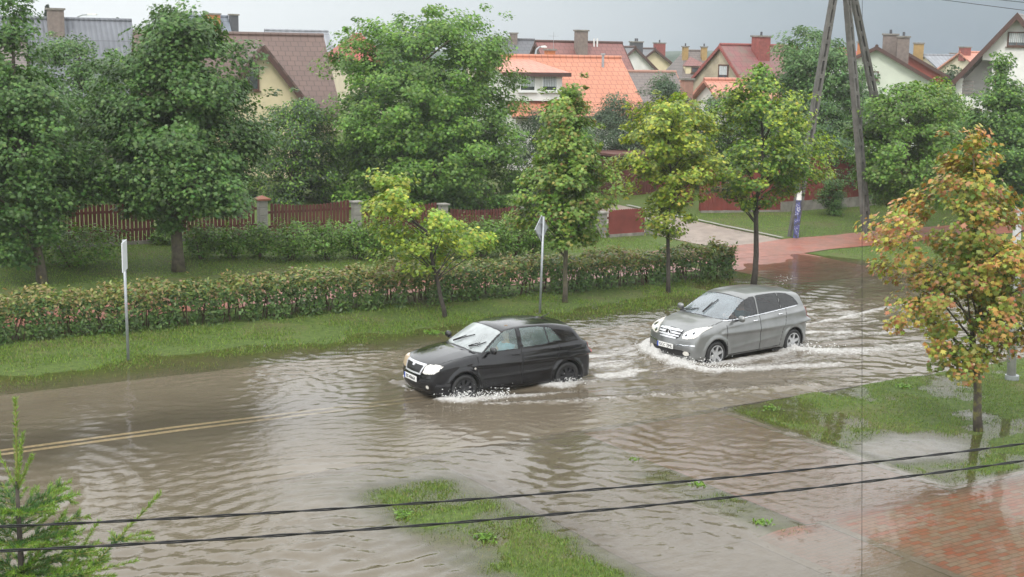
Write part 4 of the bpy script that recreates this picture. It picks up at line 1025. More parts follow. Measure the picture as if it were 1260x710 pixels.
# street trees on the two verges
VER = 'maples planted along the flooded street'
px_tree('maple_tree', 'dark green maple at the left edge of the photo with a leaning mossy trunk', (53, 348), [(0, 2, 30), (40, -10, 42), (110, -45, 88), (180, -70, 112), (240, -70, 112), (285, -50, 85), (318, 10, 45)], 1, nclus=150, per=95, size=.11, pal=DEEP, trunk=.13, clear=1.5, rc=.5, group=VER, lean=(-.05, 0))
px_tree('maple_tree', 'big dark green maple with a pointed top in front of the brown tiled house', (220, 333), [(-2, 240, 258), (25, 190, 285), (70, 150, 300), (130, 120, 318), (180, 112, 330), (220, 118, 335), (255, 130, 300), (275, 190, 240)], 2, nclus=240, per=110, size=.115, pal=DEEP + [((.08, .14, .035), .7)], trunk=.17, clear=1.7, rc=.55, group=VER)
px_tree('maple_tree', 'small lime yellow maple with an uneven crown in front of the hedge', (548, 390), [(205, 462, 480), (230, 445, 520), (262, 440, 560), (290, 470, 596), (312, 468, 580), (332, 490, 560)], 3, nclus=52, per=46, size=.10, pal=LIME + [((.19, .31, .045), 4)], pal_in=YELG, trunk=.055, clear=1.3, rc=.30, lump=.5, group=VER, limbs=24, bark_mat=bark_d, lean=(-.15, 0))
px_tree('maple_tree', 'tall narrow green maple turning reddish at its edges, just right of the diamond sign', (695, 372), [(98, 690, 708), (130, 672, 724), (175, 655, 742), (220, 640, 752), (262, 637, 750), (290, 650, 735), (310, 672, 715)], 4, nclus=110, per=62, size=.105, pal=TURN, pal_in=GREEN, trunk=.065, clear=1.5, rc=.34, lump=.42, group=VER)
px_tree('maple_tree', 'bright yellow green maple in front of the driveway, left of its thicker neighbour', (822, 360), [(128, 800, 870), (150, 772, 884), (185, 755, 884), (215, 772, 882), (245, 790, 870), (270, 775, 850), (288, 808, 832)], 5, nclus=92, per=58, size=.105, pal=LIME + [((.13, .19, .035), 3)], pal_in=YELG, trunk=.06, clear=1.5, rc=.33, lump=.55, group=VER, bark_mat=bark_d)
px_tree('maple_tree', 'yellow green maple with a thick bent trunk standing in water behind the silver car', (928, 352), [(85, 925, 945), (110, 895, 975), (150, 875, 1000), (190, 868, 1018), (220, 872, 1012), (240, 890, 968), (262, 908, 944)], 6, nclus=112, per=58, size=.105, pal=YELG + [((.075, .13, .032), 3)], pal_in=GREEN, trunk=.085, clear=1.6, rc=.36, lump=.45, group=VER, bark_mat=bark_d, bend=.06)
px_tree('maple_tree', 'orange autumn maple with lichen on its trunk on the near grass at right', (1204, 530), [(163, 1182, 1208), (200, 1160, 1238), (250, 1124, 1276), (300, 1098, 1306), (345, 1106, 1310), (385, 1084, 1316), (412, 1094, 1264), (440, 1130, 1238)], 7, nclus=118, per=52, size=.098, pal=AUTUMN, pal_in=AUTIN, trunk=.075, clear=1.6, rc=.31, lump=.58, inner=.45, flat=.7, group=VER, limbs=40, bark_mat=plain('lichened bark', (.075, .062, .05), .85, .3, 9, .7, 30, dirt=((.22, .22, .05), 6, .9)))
px_tree('maple_tree', 'green maple by the board fence, right of the concrete pylon', (1110, 286), [(106, 1085, 1150), (135, 1060, 1175), (170, 1045, 1188), (205, 1040, 1190), (238, 1058, 1178), (256, 1085, 1140)], 8, nclus=170, per=75, size=.12, pal=GREEN + [((.10, .15, .035), 2)], trunk=.11, clear=1.7, rc=.48, group=VER)

# garden trees behind the fence
GAR = 'garden trees behind the fence'
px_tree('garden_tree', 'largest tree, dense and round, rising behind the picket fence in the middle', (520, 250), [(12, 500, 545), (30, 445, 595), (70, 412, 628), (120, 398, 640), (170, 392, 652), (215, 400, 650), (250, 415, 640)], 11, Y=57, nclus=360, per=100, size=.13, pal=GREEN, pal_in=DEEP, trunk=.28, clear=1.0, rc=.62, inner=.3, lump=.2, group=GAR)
px_tree('garden_tree', 'low bushy tree between the two biggest crowns, below the yellow gable', (360, 250), [(118, 345, 395), (150, 315, 415), (190, 305, 425), (230, 300, 425), (262, 320, 415)], 12, Y=55.5, nclus=130, per=80, size=.10, pal=GREEN + GREYG, trunk=.12, clear=.6, rc=.5, shape=OVATE, group=GAR)
px_tree('garden_tree', 'dark garden tree filling the gap between the two left maples', (95, 240), [(50, 60, 130), (95, 30, 170), (160, 20, 180), (215, 20, 180), (255, 40, 170)], 13, Y=54, nclus=170, per=85, size=.11, pal=DEEP, trunk=.18, clear=.8, rc=.55, group=GAR)
px_tree('garden_tree', 'small silvery shrub tree in the shade right of the largest crown', (665, 250), [(140, 645, 680), (180, 628, 695), (220, 630, 695), (250, 640, 690)], 14, Y=58, nclus=70, per=75, size=.07, pal=GREYG, trunk=.07, clear=.5, rc=.42, shape=OVATE, group=GAR)
px_tree('garden_tree', 'soft grey green willow below the orange roof', (745, 200), [(124, 745, 775), (138, 722, 805), (165, 705, 815), (200, 700, 815), (235, 715, 800)], 15, Y=66, nclus=120, per=90, size=.085, pal=GREYG, trunk=.14, clear=.5, rc=.55, shape=OVATE, group=GAR)
px_tree('garden_tree', 'grey green tree with pointed tips left of the small orange roof', (812, 200), [(96, 808, 818), (108, 796, 838), (135, 785, 850), (170, 775, 855), (205, 785, 850)], 16, Y=68, nclus=110, per=90, size=.085, pal=GREYG + [((.05, .10, .045), 2)], trunk=.14, clear=.5, rc=.5, shape=OVATE, group=GAR)
px_tree('garden_tree', 'light green walnut tree rising between the legs of the concrete pylon', (1010, 230), [(36, 975, 995), (55, 955, 1050), (90, 945, 1085), (130, 945, 1095), (170, 955, 1095)], 17, Y=68, nclus=190, per=75, size=.13, pal=[((.10, .19, .055), 3), ((.075, .15, .045), 3), ((.13, .22, .07), 1)], trunk=.2, clear=.8, rc=.58, shape=OVATE, lump=.36, group=GAR)
px_tree('garden_tree', 'dark bluish tree standing against the board fence behind the pylon', (1020, 255), [(130, 1000, 1035), (165, 975, 1062), (200, 965, 1068), (222, 985, 1060)], 18, Y=61.5, nclus=110, per=85, size=.085, pal=DEEP + [((.05, .09, .06), 2)], trunk=.13, clear=.4, rc=.5, shape=OVATE, group=GAR)
px_tree('garden_tree', 'tall dark tree with one thin shoot in front of the white gabled house', (1228, 240), [(62, 1230, 1236), (90, 1222, 1240), (112, 1205, 1265), (150, 1190, 1290), (200, 1180, 1300), (250, 1190, 1300)], 19, Y=58, nclus=190, per=80, size=.12, pal=GREEN + DEEP, trunk=.14, clear=1.0, rc=.5, group=GAR)
px_tree('garden_tree', 'yellowish young trees tip below the pale green gable', (1160, 240), [(98, 1150, 1160), (115, 1130, 1185), (150, 1120, 1205), (200, 1120, 1210)], 20, Y=63, nclus=120, per=80, size=.12, pal=YELG + GREEN + GREEN, trunk=.12, clear=1.0, rc=.5, group=GAR)
px_tree('garden_tree', 'dark tree behind the orange maple at the right edge', (1215, 250), [(150, 1180, 1260), (190, 1165, 1290), (240, 1165, 1290)], 21, Y=60, nclus=110, per=80, size=.11, pal=DEEP, trunk=.15, clear=.6, rc=.5, group=GAR)
px_tree('garden_tree', 'dark tree at far left behind the maple, in front of the beige wall', (5, 240), [(85, -40, 40), (150, -60, 60), (220, -60, 60)], 22, Y=55, nclus=100, per=80, size=.11, pal=DEEP, trunk=.15, clear=.8, rc=.55, group=GAR)
px_tree('garden_tree', 'green tree behind the yellow maples, under the beige gable', (900, 230), [(118, 880, 925), (150, 845, 950), (190, 835, 955), (225, 840, 950)], 23, Y=66, nclus=100, per=80, size=.11, pal=GREYG + GREEN, trunk=.15, clear=.6, rc=.55, shape=OVATE, group=GAR)
px_tree('garden_tree', 'dark tree in shadow behind the narrow maple and the diamond sign', (690, 240), [(150, 670, 720), (190, 655, 740), (240, 660, 740)], 24, Y=60, nclus=80, per=80, size=.09, pal=DEEP, trunk=.12, clear=.5, rc=.5, shape=OVATE, group=GAR)
px_tree('climbing_bush', 'dark leafy bush hanging over the red board fence', (1026, 262), [(222, 1010, 1035), (240, 1008, 1040), (262, 1018, 1036)], 25, Y=57.6, nclus=34, per=70, size=.06, pal=DEEP, trunk=.03, clear=.3, rc=.28, shape=OVATE, cat='bush')

# far trees between and beyond the roofs
FAR = 'far trees between the houses'
def far_conifer(px, py_top, py_bot, wpx, Y, label, seed):
    b = AT(px, py_bot, Y); t = AT(px, py_top, Y); s = Y / F; zb = TZ(b[0], b[1]); H_ = t[2] - zb
    root = thing('conifer', label, 'tree', (b[0], b[1], zb), 0, 'far conifers on the skyline'); rng = np.random.default_rng(seed)
    mb = MB(); mb.tube([(0, 0, 0), (0, 0, H_ * .97)], [.16, .02], 6); mb.build('trunk', bark_d, root)
    n = 2600; f = rng.random(n) ** .8; h = H_ - f * (py_bot - py_top) * s * 2.2; r = wpx * s * .5 * (f * 2.2).clip(.03, 1.3) * (.55 + .45 * ((h * 2.2) % 1)) * rng.random(n) ** .4; a = rng.random(n) * 6.283
    C = np.stack([np.cos(a) * r, np.sin(a) * r, h - r * .25], -1); o = np.stack([np.cos(a), np.sin(a), -.25 + 0 * a], -1)
    leaves('crown', C, unit(np.array([0, 0, 1.]) + rng.normal(0, .4, (n, 3))), o + rng.normal(0, .3, (n, 3)), .22, QUAD, pick(rng, CONIF, n), leafm, root)
far_conifer(59, 6, 30, 12, 120, 'blue green conifer tip above the grey corrugated roof left of its chimney', 1)
far_conifer(28, 8, 30, 16, 110, 'broad conifer top behind the leftmost maple', 2)
far_conifer(145, 22, 32, 5, 150, 'tiny conifer tip at the right end of the grey corrugated roof', 3)
for i, (px, y0, x0, x1, Y, pal, lb) in enumerate([
    (1170, 88, 1150, 1192, 105, GREYG, 'grey green far tree right of the red house wall'),
    (866, 100, 845, 895, 110, GREYG, 'far tree below the two yellow chimneys'),
    (620, 70, 596, 650, 110, DEEP, 'far dark tree behind the left end of the orange roof'),
    (430, 66, 418, 450, 105, DEEP, 'dark far tree by the small red roof'),
    (800, 118, 776, 835, 95, GREYG, 'far tree below the brown roof with the pink ridge'),
    (1100, 95, 1060, 1130, 120, GREYG, 'far tree behind the pale green gable')]):
    px_tree('far_tree', lb, (px, 130), [(y0, px - 6, px + 6), (y0 + 14, x0 + 6, x1 - 6), (y0 + 40, x0, x1), (y0 + 70, x0, x1)], 40 + i, Y=Y, nclus=60, per=60, size=.2, pal=pal, trunk=.2, clear=.5, rc=.8, shape=QUAD, group=FAR, limbs=8)

# ------------------------------------------------------------------ hedges and shrubs
def foliage_box(name, rng, n, fpos, size, pal, parent, shape=QUAD):
    C, O = fpos(n); nor = unit(O * .6 + np.array([0, 0, .6]) + rng.normal(0, .5, (n, 3))); T = unit(O * .3 + np.array([0, 0, .3]) + rng.normal(0, .7, (n, 3)))
    return leaves(name, C, nor, T, size * (.6 + .8 * rng.random(n)), shape, pal(C, n), leafm, parent, droop=.1)
rng = np.random.default_rng(5)
H0, H1 = -3.0, 28.4
hx, hy = XY(12.0, 32.55)
hedge = thing('hedge', 'long clipped hedge with bronze tips running along the far verge behind the signs', 'hedge', (hx, hy, TZ(hx, hy)))
def hp(n):
    u = rng.uniform(H0, H1, n); face = rng.random(n); bsh = np.abs(np.cos(PI * u / .95 + 1.2 * fbm(u * .5, u * 0, 31))); hp.b = bsh; hh = (.80 + .16 * bsh) * (1 + .14 * fbm(u * .7, u * 0, 3)) + .07 * fbm(u * 4, u * 0 + 3, 4)
    dv = .50 + .16 * bsh + .10 * fbm(u * 1.6, u * 0 + 9, 6)
    f = rng.random(n); top = face < .38
    v = np.where(top, rng.uniform(-1, 1, n) * dv, -dv * (1 - .30 * rng.random(n) ** 2)); v = np.where((face > .82), dv * (1 - .3 * rng.random(n)), v)
    z = np.where(top, hh * (1 - .16 * rng.random(n) ** 2) + .06 * rng.normal(0, 1, n).clip(-1, 3) + .16 * (rng.random(n) < .06) * rng.random(n), hh * f)
    endm = rng.random(n) < .03; u = np.where(endm, H1 + .2 * rng.random(n), u); v = np.where(endm, rng.uniform(-1, 1, n) * dv, v)
    gapn = vnoise(u * 2.1, u * 0 + 4, 12); keep = ~((~top) & (((gapn < -.55) & (z < .5)) | ((bsh < .38) & (z < .52))) & (rng.random(n) < .88))
    low = (~top) & (z < .16) & (rng.random(n) < .6); keep &= ~low
    u, v, z, top = u[keep], v[keep], z[keep], top[keep]
    x, y = XY(u, 32.55 + v); zt = terrain(u, 32.55 + v)
    C = np.stack([x - hx, y - hy, zt + z - hedge.location.z], -1)
    o = np.where(top[:, None], np.array([0, 0, 1.0]), np.array([-NV[0], -NV[1], .1]) * np.sign(-v)[:, None] * -1 * np.array([-1, -1, 1]))
    hp.z = z; hp.u = u; return C, np.where(top[:, None], o, np.stack([NV[0] * np.sign(v), NV[1] * np.sign(v), .15 + 0 * v], -1))
def hedge_leaves(n):
    C, O = hp(n); n = len(C); z, u = hp.z, hp.u
    nor = unit(O * .6 + np.array([0, 0, .6]) + rng.normal(0, .5, (n, 3))); T = unit(O * .3 + np.array([0, 0, .4]) + rng.normal(0, .7, (n, 3)))
    g = pick(rng, [((.085, .155, .042), 3), ((.12, .19, .05), 3), ((.06, .11, .032), 2)], n); b = pick(rng, [((.27, .22, .09), 3), ((.24, .15, .085), .6), ((.20, .24, .06), 4)], n)
    pb = np.clip((z - .48) * 1.6 + .35 * fbm(u * .8, u * 0, 8), 0, .85); m_ = rng.random(n) < pb
    return leaves('foliage', C, nor, T, .055 * (.6 + .8 * rng.random(n)), OVATE, np.where(m_[:, None], b, g).clip(.01, .5), leafm, hedge, droop=.1)
hedge_leaves(62000)
mb = MB()
for a in np.arange(H0, H1, .16):
    for _ in range(2):
        u = a + rng.uniform(-.08, .08); v = 32.55 + rng.uniform(-.4, .4); x, y = XY(u, v); zb = float(terrain(np.array([u]), np.array([v]))[0]) - hedge.location.z
        t = rng.normal(0, .12, 2); mb.tube([(x - hx, y - hy, zb - .03), (x - hx + t[0], y - hy + t[1], zb + .66)], [.018, .008], 4, cap=False)
mb.build('stems', twig_m, hedge, fix=False)

def shrub(px, py_bot, py_top, wpx, label, seed, pal=GREEN, n=1500, group='shrubs in front of the picket fence', size=.05):
    b = GT(px, py_bot); s = b[1] / F; H_ = (py_bot - py_top) * s; R_ = wpx * s / 2; rng = np.random.default_rng(seed)
    wpx *= 1.22; R_ *= 1.22; root = thing('shrub', label, 'shrub', tuple(b), 0, group); ph = rng.random(4) * 6
    a = rng.random(n) * 6.283; cz = rng.random(n) ** .8; rr = rng.random(n) ** .35
    prof = np.interp(cz, [0, .2, .5, .8, 1], [.42, .85, 1.1, 1.0, .6]) * (1 + .26 * np.sin(3 * a + ph[0] + cz * 5) + .20 * np.sin(5 * a + ph[1] - cz * 9) + .18 * rng.normal(0, 1, n))
    C = np.stack([np.cos(a) * rr * R_ * prof, np.sin(a) * rr * R_ * .8 * prof, H_ * (.12 + .86 * cz) * (1 + .12 * np.sin(3 * a + ph[2]) + .10 * np.sin(7 * a + ph[3])) + .07 * rng.normal(0, 1, n)], -1)
    O = np.stack([np.cos(a), np.sin(a), cz * 1.4 - .3], -1); nor = unit(O * .6 + np.array([0, 0, .6]) + rng.normal(0, .5, (n, 3)))
    leaves('foliage', C, nor, unit(O + rng.normal(0, .7, (n, 3))), size * (.6 + .8 * rng.random(n)), OVATE, pick(rng, pal, n), leafm, root, droop=.1)
    mb = MB()
    for _ in range(7):
        t = rng.uniform(-.5, .5, 2) * R_; mb.tube([(t[0] * .3, t[1] * .3, -.05), (t[0], t[1], H_ * .8)], [.02, .008], 5, cap=False)
    mb.build('stems', twig_m, root, fix=False)
SHR = [(95, 328, 280, 92, 'broad loose shrub between the two left trunks'), (12, 322, 268, 70, 'shrub at the left edge of the photo behind the leaning trunk'),
       (248, 318, 281, 42, 'first shrub right of the dark maple trunk'), (284, 317, 282, 38, 'second shrub right of the dark maple trunk, under the brick pillar'),
       (318, 316, 280, 30, 'small shrub just below the pillar with the brown cap'), (357, 320, 276, 56, 'roundest and tallest shrub of the row below the fence'),
       (402, 319, 276, 42, 'shrub left of the pillar behind the lime maple'), (440, 318, 276, 40, 'shrub right under the pillar behind the lime maple'),
       (470, 318, 274, 46, 'shrub half hidden by the left side of the lime maple'), (592, 316, 272, 52, 'shrub right of the lime maple with bare lower stems'),
       (630, 316, 270, 48, 'shrub left of the diamond sign'), (655, 314, 272, 36, 'shrub behind the diamond sign'), (536, 317, 276, 60, 'shrub hidden behind the lime maple crown'), (203, 300, 285, 26, 'tiny shrub at the foot of the grey pillar')]
for i, (px, yb, yt, wd, lb) in enumerate(SHR): shrub(px, yb, yt, wd, lb, 70 + i, pal=GREEN + [((.10, .15, .035), 2)], n=int(500 + wd * 34))

# ------------------------------------------------------------------ grass
def blades(name, n, ufn, hmin, hmax, wd, pal, seed, label=None):
    rng = np.random.default_rng(seed); u, v, p = ufn(rng, n); keep = rng.random(len(u)) < p; u, v = u[keep], v[keep]; n = len(u)
    x, y = XY(u, v); z = terrain(u, v); a = rng.random(n) * 6.283; h = rng.uniform(hmin, hmax, n); l = rng.normal(0, .45, (n, 2)) * h[:, None]
    B = np.stack([x, y, z - .01], -1); s = np.stack([np.cos(a), np.sin(a), 0 * a], -1) * wd
    V = np.stack([B - s, B + s, B + np.concatenate([l, h[:, None]], 1)], 1)
    o = np_mesh(name, V.reshape(-1, 3), np.arange(n * 3), 3, grassm, color=pick(rng, pal, n).clip(.01, .5)); return tag(o, kind='stuff')
GR = [((.13, .22, .032), 3), ((.18, .28, .04), 3), ((.09, .15, .028), 2), ((.24, .22, .07), .7)]
GRD = [((.12, .20, .026), 3), ((.17, .26, .036), 3), ((.22, .20, .07), .8), ((.07, .12, .022), 1.8)]
GRN = [((.13, .20, .035), 3), ((.17, .25, .042), 3), ((.09, .14, .03), 2), ((.22, .20, .075), 1)]
def in_isl(rng, n):
    u = rng.uniform(8.9, 11.2, n); v = rng.uniform(11.5, 18.9, n); z = terrain(u, v); return u, v, np.clip((z + .035) / .05, 0, 1) * (.25 + .9 * (fbm(u * 1.6, v * 1.6, 77) > -.12))
def in_isr(rng, n):
    u = rng.uniform(17.75, 30, n); v = rng.uniform(14.45, 20.0, n); z = terrain(u, v); return u, v, np.clip((z + .035) / .05, 0, 1) * (.3 + .8 * (fbm(u * 1.5, v * 1.5, 78) > -.2))
def in_strip(rng, n):
    u = rng.uniform(13.55, 14.4, n); v = rng.uniform(13.9, 17.4, n); z = terrain(u, v); return u, v, np.clip((z + .04) / .05, 0, 1) * .8 * (fbm(u * 2.5, v * 2.5, 79) > -.1)
def in_verge(rng, n):
    u = rng.uniform(0, 30, n); v = rng.uniform(27.8, 32.4, n); z = terrain(u, v); return u, v, np.clip((z + .075) / .09, 0, 1) * np.clip(.5 + 1.6 * fbm(u * .8, v * 1.2, 90, 4), .05, 1)
def in_lawn(rng, n):
    u = rng.uniform(0, 31, n); v = rng.uniform(37.7, 43, n); return u, v, np.full(n, .9)
def in_lawn_r(rng, n):
    u = rng.uniform(35.3, 60, n); v = rng.uniform(30.5, 44, n); z = terrain(u, v); return u, v, np.clip((z + .02) / .04, 0, 1) * ~((v > 34.95) & (v < 37.45))
blades('grass', 34000, in_isl, .02, .06, .007, GRN, 1); blades('grass', 64000, in_isr, .02, .055, .007, GRN, 2); blades('grass', 4200, in_strip, .03, .08, .007, GR, 3)
blades('grass', 110000, in_verge, .03, .085, .010, GRD, 4); blades('grass', 55000, in_lawn, .03, .06, .010, GR, 5); blades('grass', 40000, in_lawn_r, .03, .06, .010, GR, 6)
def clump(px, py, label, seed, r=.25, n=160, h=.12, pal=GR):
    b = GT(px, py); rng = np.random.default_rng(seed); C = rng.normal(0, r * .5, (n, 3)); C[:, 2] = np.abs(C[:, 2]) * .5 * h / r + .01
    root = thing('weed_clump', label, 'weeds', (b[0], b[1], max(b[2], -.02)), 0, 'weed clumps in and beside the flood')
    leaves('leaves', C, unit(np.array([0, 0, 1.]) + rng.normal(0, .5, (n, 3))), rng.normal(0, 1, (n, 3)), .035, OVATE, pick(rng, [((.15, .27, .03), 2), ((.11, .21, .03), 1)], n), leafm, root)
clump(533, 410, 'bright green weed clump at the water edge behind the black car', 1, .28)
clump(500, 634, 'small bright weed clump on the half drowned grass patch', 2, .16, 110, .08); clump(597, 662, 'weed clump in the gap of the half drowned grass patch', 3, .16, 110, .07)
clump(948, 504, 'weed clump at the left tip of the right hand grass', 4, .2, 130, .09); clump(1112, 476, 'weed clump alone in the water beyond the right hand grass', 5, .16, 90, .07); clump(858, 600, 'weed clump poking out of the flooded drive', 6, .15, 70, .06)
clump(940, 645, 'leafy weed clump at the near end of the narrow grass strip', 7, .14, 90, .08); clump(780, 570, 'tiny weed clump in the open water below the black car', 8, .09, 40, .05)

# ------------------------------------------------------------------ spruce close to the viewer
rng = np.random.default_rng(31)
sb = AT(16, 490, 7.0); tipz = sb[2]; gz = TZ(sb[0], sb[1])
spr = thing('spruce_tree', 'young spruce with bright green shoots, close to the viewer at lower left', 'tree', (sb[0], sb[1], gz)); Ht = tipz - gz
mb = MB(); mb.tube([(0, 0, -.1), (.01, 0, Ht * .6), (0, 0, Ht - .45)], [.09, .04, .009], 8); mb.build('trunk', bark_d, spr, smooth=True)
ND = []; BR = MB()
def shoot(p0, p1, r, dens, ln, col):
    p0, p1 = np.array(p0, float), np.array(p1, float); L_ = np.linalg.norm(p1 - p0); n = int(dens * L_)
    if n < 2: return
    t = rng.random(n); d = (p1 - p0) / L_; C = p0 + (p1 - p0) * t[:, None]
    a = rng.normal(0, 1, (n, 3)); a = unit(a - (a @ d)[:, None] * d); dirs = unit(a * .85 + d * .75 + np.array([0, 0, .15]))
    ND.append((C + dirs * ln * .8, dirs, np.full(n, ln) * (.7 + .5 * rng.random(n)), pick(rng, col, n, .2)))
    BR.tube([tuple(p0), tuple(p1)], [r, r * .5], 5, cap=False)
OLD = [((.070, .15, .045), 2), ((.095, .18, .05), 2), ((.05, .11, .045), 1)]; NEW = [((.20, .31, .05), 2), ((.15, .26, .045), 2)]
def branch(p0, p1, depth=1, tip_new=.35):
    p0, p1 = np.array(p0, float), np.array(p1, float); d = p1 - p0; L_ = np.linalg.norm(d); m_ = p0 + d * (1 - tip_new * min(1, .35 / max(L_, .1)))
    shoot(p0, m_, .005, 760, .019, OLD); shoot(m_, p1, .004, 760, .016, NEW)
    if depth:
        side = unit(np.cross(d, [0, 0, 1.0])[None])[0]
        for f in np.arange(.25, .95, .13 if L_ > .5 else .22):
            for sg in (-1, 1):
                q = p0 + d * f; ln = L_ * (1 - f) * .55 + .07
                branch(q, q + unit((d / L_ * .8 + side * sg * .75 + rng.normal(0, .12, 3))[None])[0] * ln, depth - 1, .6)
shoot((0, 0, Ht - .46), (.012, 0, Ht), .008, 700, .018, NEW)
loc = lambda px, py, Y=7.0: AT(px, py, Y) - np.array([sb[0], sb[1], gz])
for (px, py, Y) in ((28, 532, 6.95), (40, 560, 6.9), (-8, 545, 7.1), (24, 560, 7.2)): branch((0, 0, Ht - .50), loc(px, py, Y), 0, .9)
zz = Ht - .62; k_ = 0
while zz > .3:
    ln = min(1.4, .09 + (Ht - zz) * .30)
    for j in range(6):
        a = k_ * .7 + j * 2 * PI / 6 + rng.normal(0, .12); up = .30 - .05 * (Ht - zz)
        branch((0, 0, zz), (math.cos(a) * ln, math.sin(a) * ln, zz + ln * up), 1 if zz > Ht - 1.7 else 0)
    zz -= .17 if zz > Ht - 1.7 else .3; k_ += 1
for (px, py, x0, y0, Y) in ((198, 606, 120, 690, 6.8), (122, 640, 85, 700, 6.9), (78, 632, 40, 690, 7.0), (170, 690, 60, 715, 6.7)):
    branch(loc(x0 - 60, y0 + 50, 7.0), loc(x0, y0, Y), 1); branch(loc(x0, y0, Y), loc(px, py, Y), 0, 1.0)
    for (dx, dy) in ((-22, 22), (26, 20), (30, 48), (-26, 50)): branch(loc(x0 + (px - x0) * .3, y0 + (py - y0) * .3, Y), loc(x0 + (px - x0) * .5 + dx, y0 + (py - y0) * .5 + dy * .3, Y), 0, .8)
C = np.concatenate([q[0] for q in ND]); D = np.concatenate([q[1] for q in ND]); S_ = np.concatenate([q[2] for q in ND]); K_ = np.concatenate([q[3] for q in ND])
leaves('needles', C, unit(np.cross(D, rng.normal(0, 1, D.shape))), D, S_, NEEDLE, K_.clip(.01, .5), leafm, spr, droop=0)
BR.build('branches', plain('young spruce bark', (.20, .20, .06), .8, .2, 10), spr, fix=False)
# ------------------------------------------------------------------ fence, signs, pylon, wires
redwood = plain('dark red stained boards', (.092, .022, .018), .6, .28, 3, .15, 30, dirt=((.06, .02, .015), 2, .5))
redboard = plain('red stained board fence', (.16, .034, .026), .6, .22, 2, .15, 30)
block = plain('grey split block', (.24, .23, .205), .85, .18, 4, .5, 20)
capm = plain('brown pillar cap', (.22, .085, .05), .6, .2, 4)
galv = plain('galvanised steel', (.36, .38, .40), .42, .12, 12, metal=.5)
signback = plain('grey sign back', (.40, .42, .44), .5, .08, 6, metal=.2)
pylon_m = plain('dark weathered concrete', (.12, .115, .105), .9, .3, 3, .5, 25, dirt=((.06, .06, .05), 2.5, .6))
oldconc = plain('weathered concrete', (.22, .205, .18), .9, .25, 3, .5, 25, dirt=((.10, .09, .07), 2.5, .6))

def fz(u, v): return float(terrain(np.array([u]), np.array([v]))[0])
FV = 43.0
pu = [10.7, 14.1, 17.5, 20.95, 24.4, 27.9, 31.0]
# measured ground line of the fence: it steps down to the right
def fbase(u): return fz(u, FV)
def picket(u0, u1, v, top, label, solid=False, mat=redwood, sag=.14):
    x0, y0 = XY(u0, v); root = thing('picket_fence', label, 'fence', (x0, y0, 0), YAW, 'picket fence sections along the garden'); L_ = u1 - u0
    pk = MB(); st = .135 if not solid else .112; n = int(L_ / st)
    for i in range(n):
        u = .10 + (L_ - .2) * (i + .5) / n; zb = fz(u0 + u, v) + .10; zt = top - sag * math.sin(PI * u / L_)
        w_ = .098 if not solid else .108
        pk.add([(u - w_ / 2, -.03, zb), (u + w_ / 2, -.03, zb), (u + w_ / 2, -.03, zt), (u, -.03, zt + .035), (u - w_ / 2, -.03, zt), (u - w_ / 2, -.008, zb), (u + w_ / 2, -.008, zb), (u + w_ / 2, -.008, zt), (u, -.008, zt + .035), (u - w_ / 2, -.008, zt)],
               [(0, 1, 2, 3, 4), (9, 8, 7, 6, 5), (0, 5, 6, 1), (1, 6, 7, 2), (2, 7, 8, 3), (3, 8, 9, 4), (4, 9, 5, 0)])
    pk.build('pickets', mat, root, fix=False)
    for h in (.3, .8):
        rl = MB(); zb = (fz(u0, v) + fz(u1, v)) / 2 + .10; rl.box((L_ / 2, .02, zb + h * (top - zb - .1)), (L_ - .05, .045, .08)); rl.build('rail', mat, root)
    pl = MB(); zb = (fz(u0, v) + fz(u1, v)) / 2; pl.box((L_ / 2, 0, zb - .08), (L_ - .28, .16, .38)); pl.build('plinth', oldconc, root)
def pillar(u, v, top, label, cap=False):
    x, y = XY(u, v); zb = fz(u, v); root = thing('fence_pillar', label, 'pillar', (x, y, zb), YAW, 'block pillars of the garden fence')
    n = max(3, int((top - zb) / .22)); hh = (top - zb) / n; mb = MB()
    for i in range(n): mb.box((0, 0, hh * (i + .5)), (.28, .28, hh - .012))
    mb.box((0, 0, (top - zb) / 2 - .05), (.25, .25, top - zb - .02)); mb.build('shaft', block, root, bevel=.012)
    c_ = MB(); t = top - zb
    if cap: c_.add([(-.22, -.22, t), (.22, -.22, t), (.22, .22, t), (-.22, .22, t), (-.22, -.22, t + .05), (.22, -.22, t + .05), (.22, .22, t + .05), (-.22, .22, t + .05), (0, 0, t + .16)], [(0, 3, 2, 1), (0, 1, 5, 4), (1, 2, 6, 5), (2, 3, 7, 6), (3, 0, 4, 7), (4, 5, 8), (5, 6, 8), (6, 7, 8), (7, 4, 8)])
    else: c_.box((0, 0, t + .025), (.38, .38, .05))
    c_.build('cap', capm if cap else block, root)
def ztop(px, py, u, v):
    x, y = XY(u, v); return AT(px, py, y)[2]
PTOP = [ztop(90, 247, 10.7, FV), ztop(199, 247, 14.1, FV), ztop(321, 246, 17.5, FV), ztop(437, 249, 20.95, FV), ztop(545, 252, 24.4, FV), ztop(643, 256, 27.9, FV), ztop(730, 262, 31.0, FV)]
PLB = ['block pillar hidden behind the leftmost trees', 'plain grey block pillar in the shade right of the left crown', 'block pillar with a brown pyramid cap', 'block pillar behind the lime maple', 'block pillar hidden by the lime maple crown', 'pale block pillar left of the narrow maple', 'block pillar hidden behind the narrow maple']
for i, (u, t) in enumerate(zip(pu, PTOP)): pillar(u, FV, t, PLB[i], cap=(i == 2))
SLB = ['dark picket fence section in deep shade behind the left maple', 'picket section between the plain pillar and the capped pillar', 'picket section right of the capped pillar', 'picket section behind the lime maple', 'picket section right of the lime maple', 'picket section hidden by the narrow maple', 'solid dark red board section beside the driveway, its top sloping down']
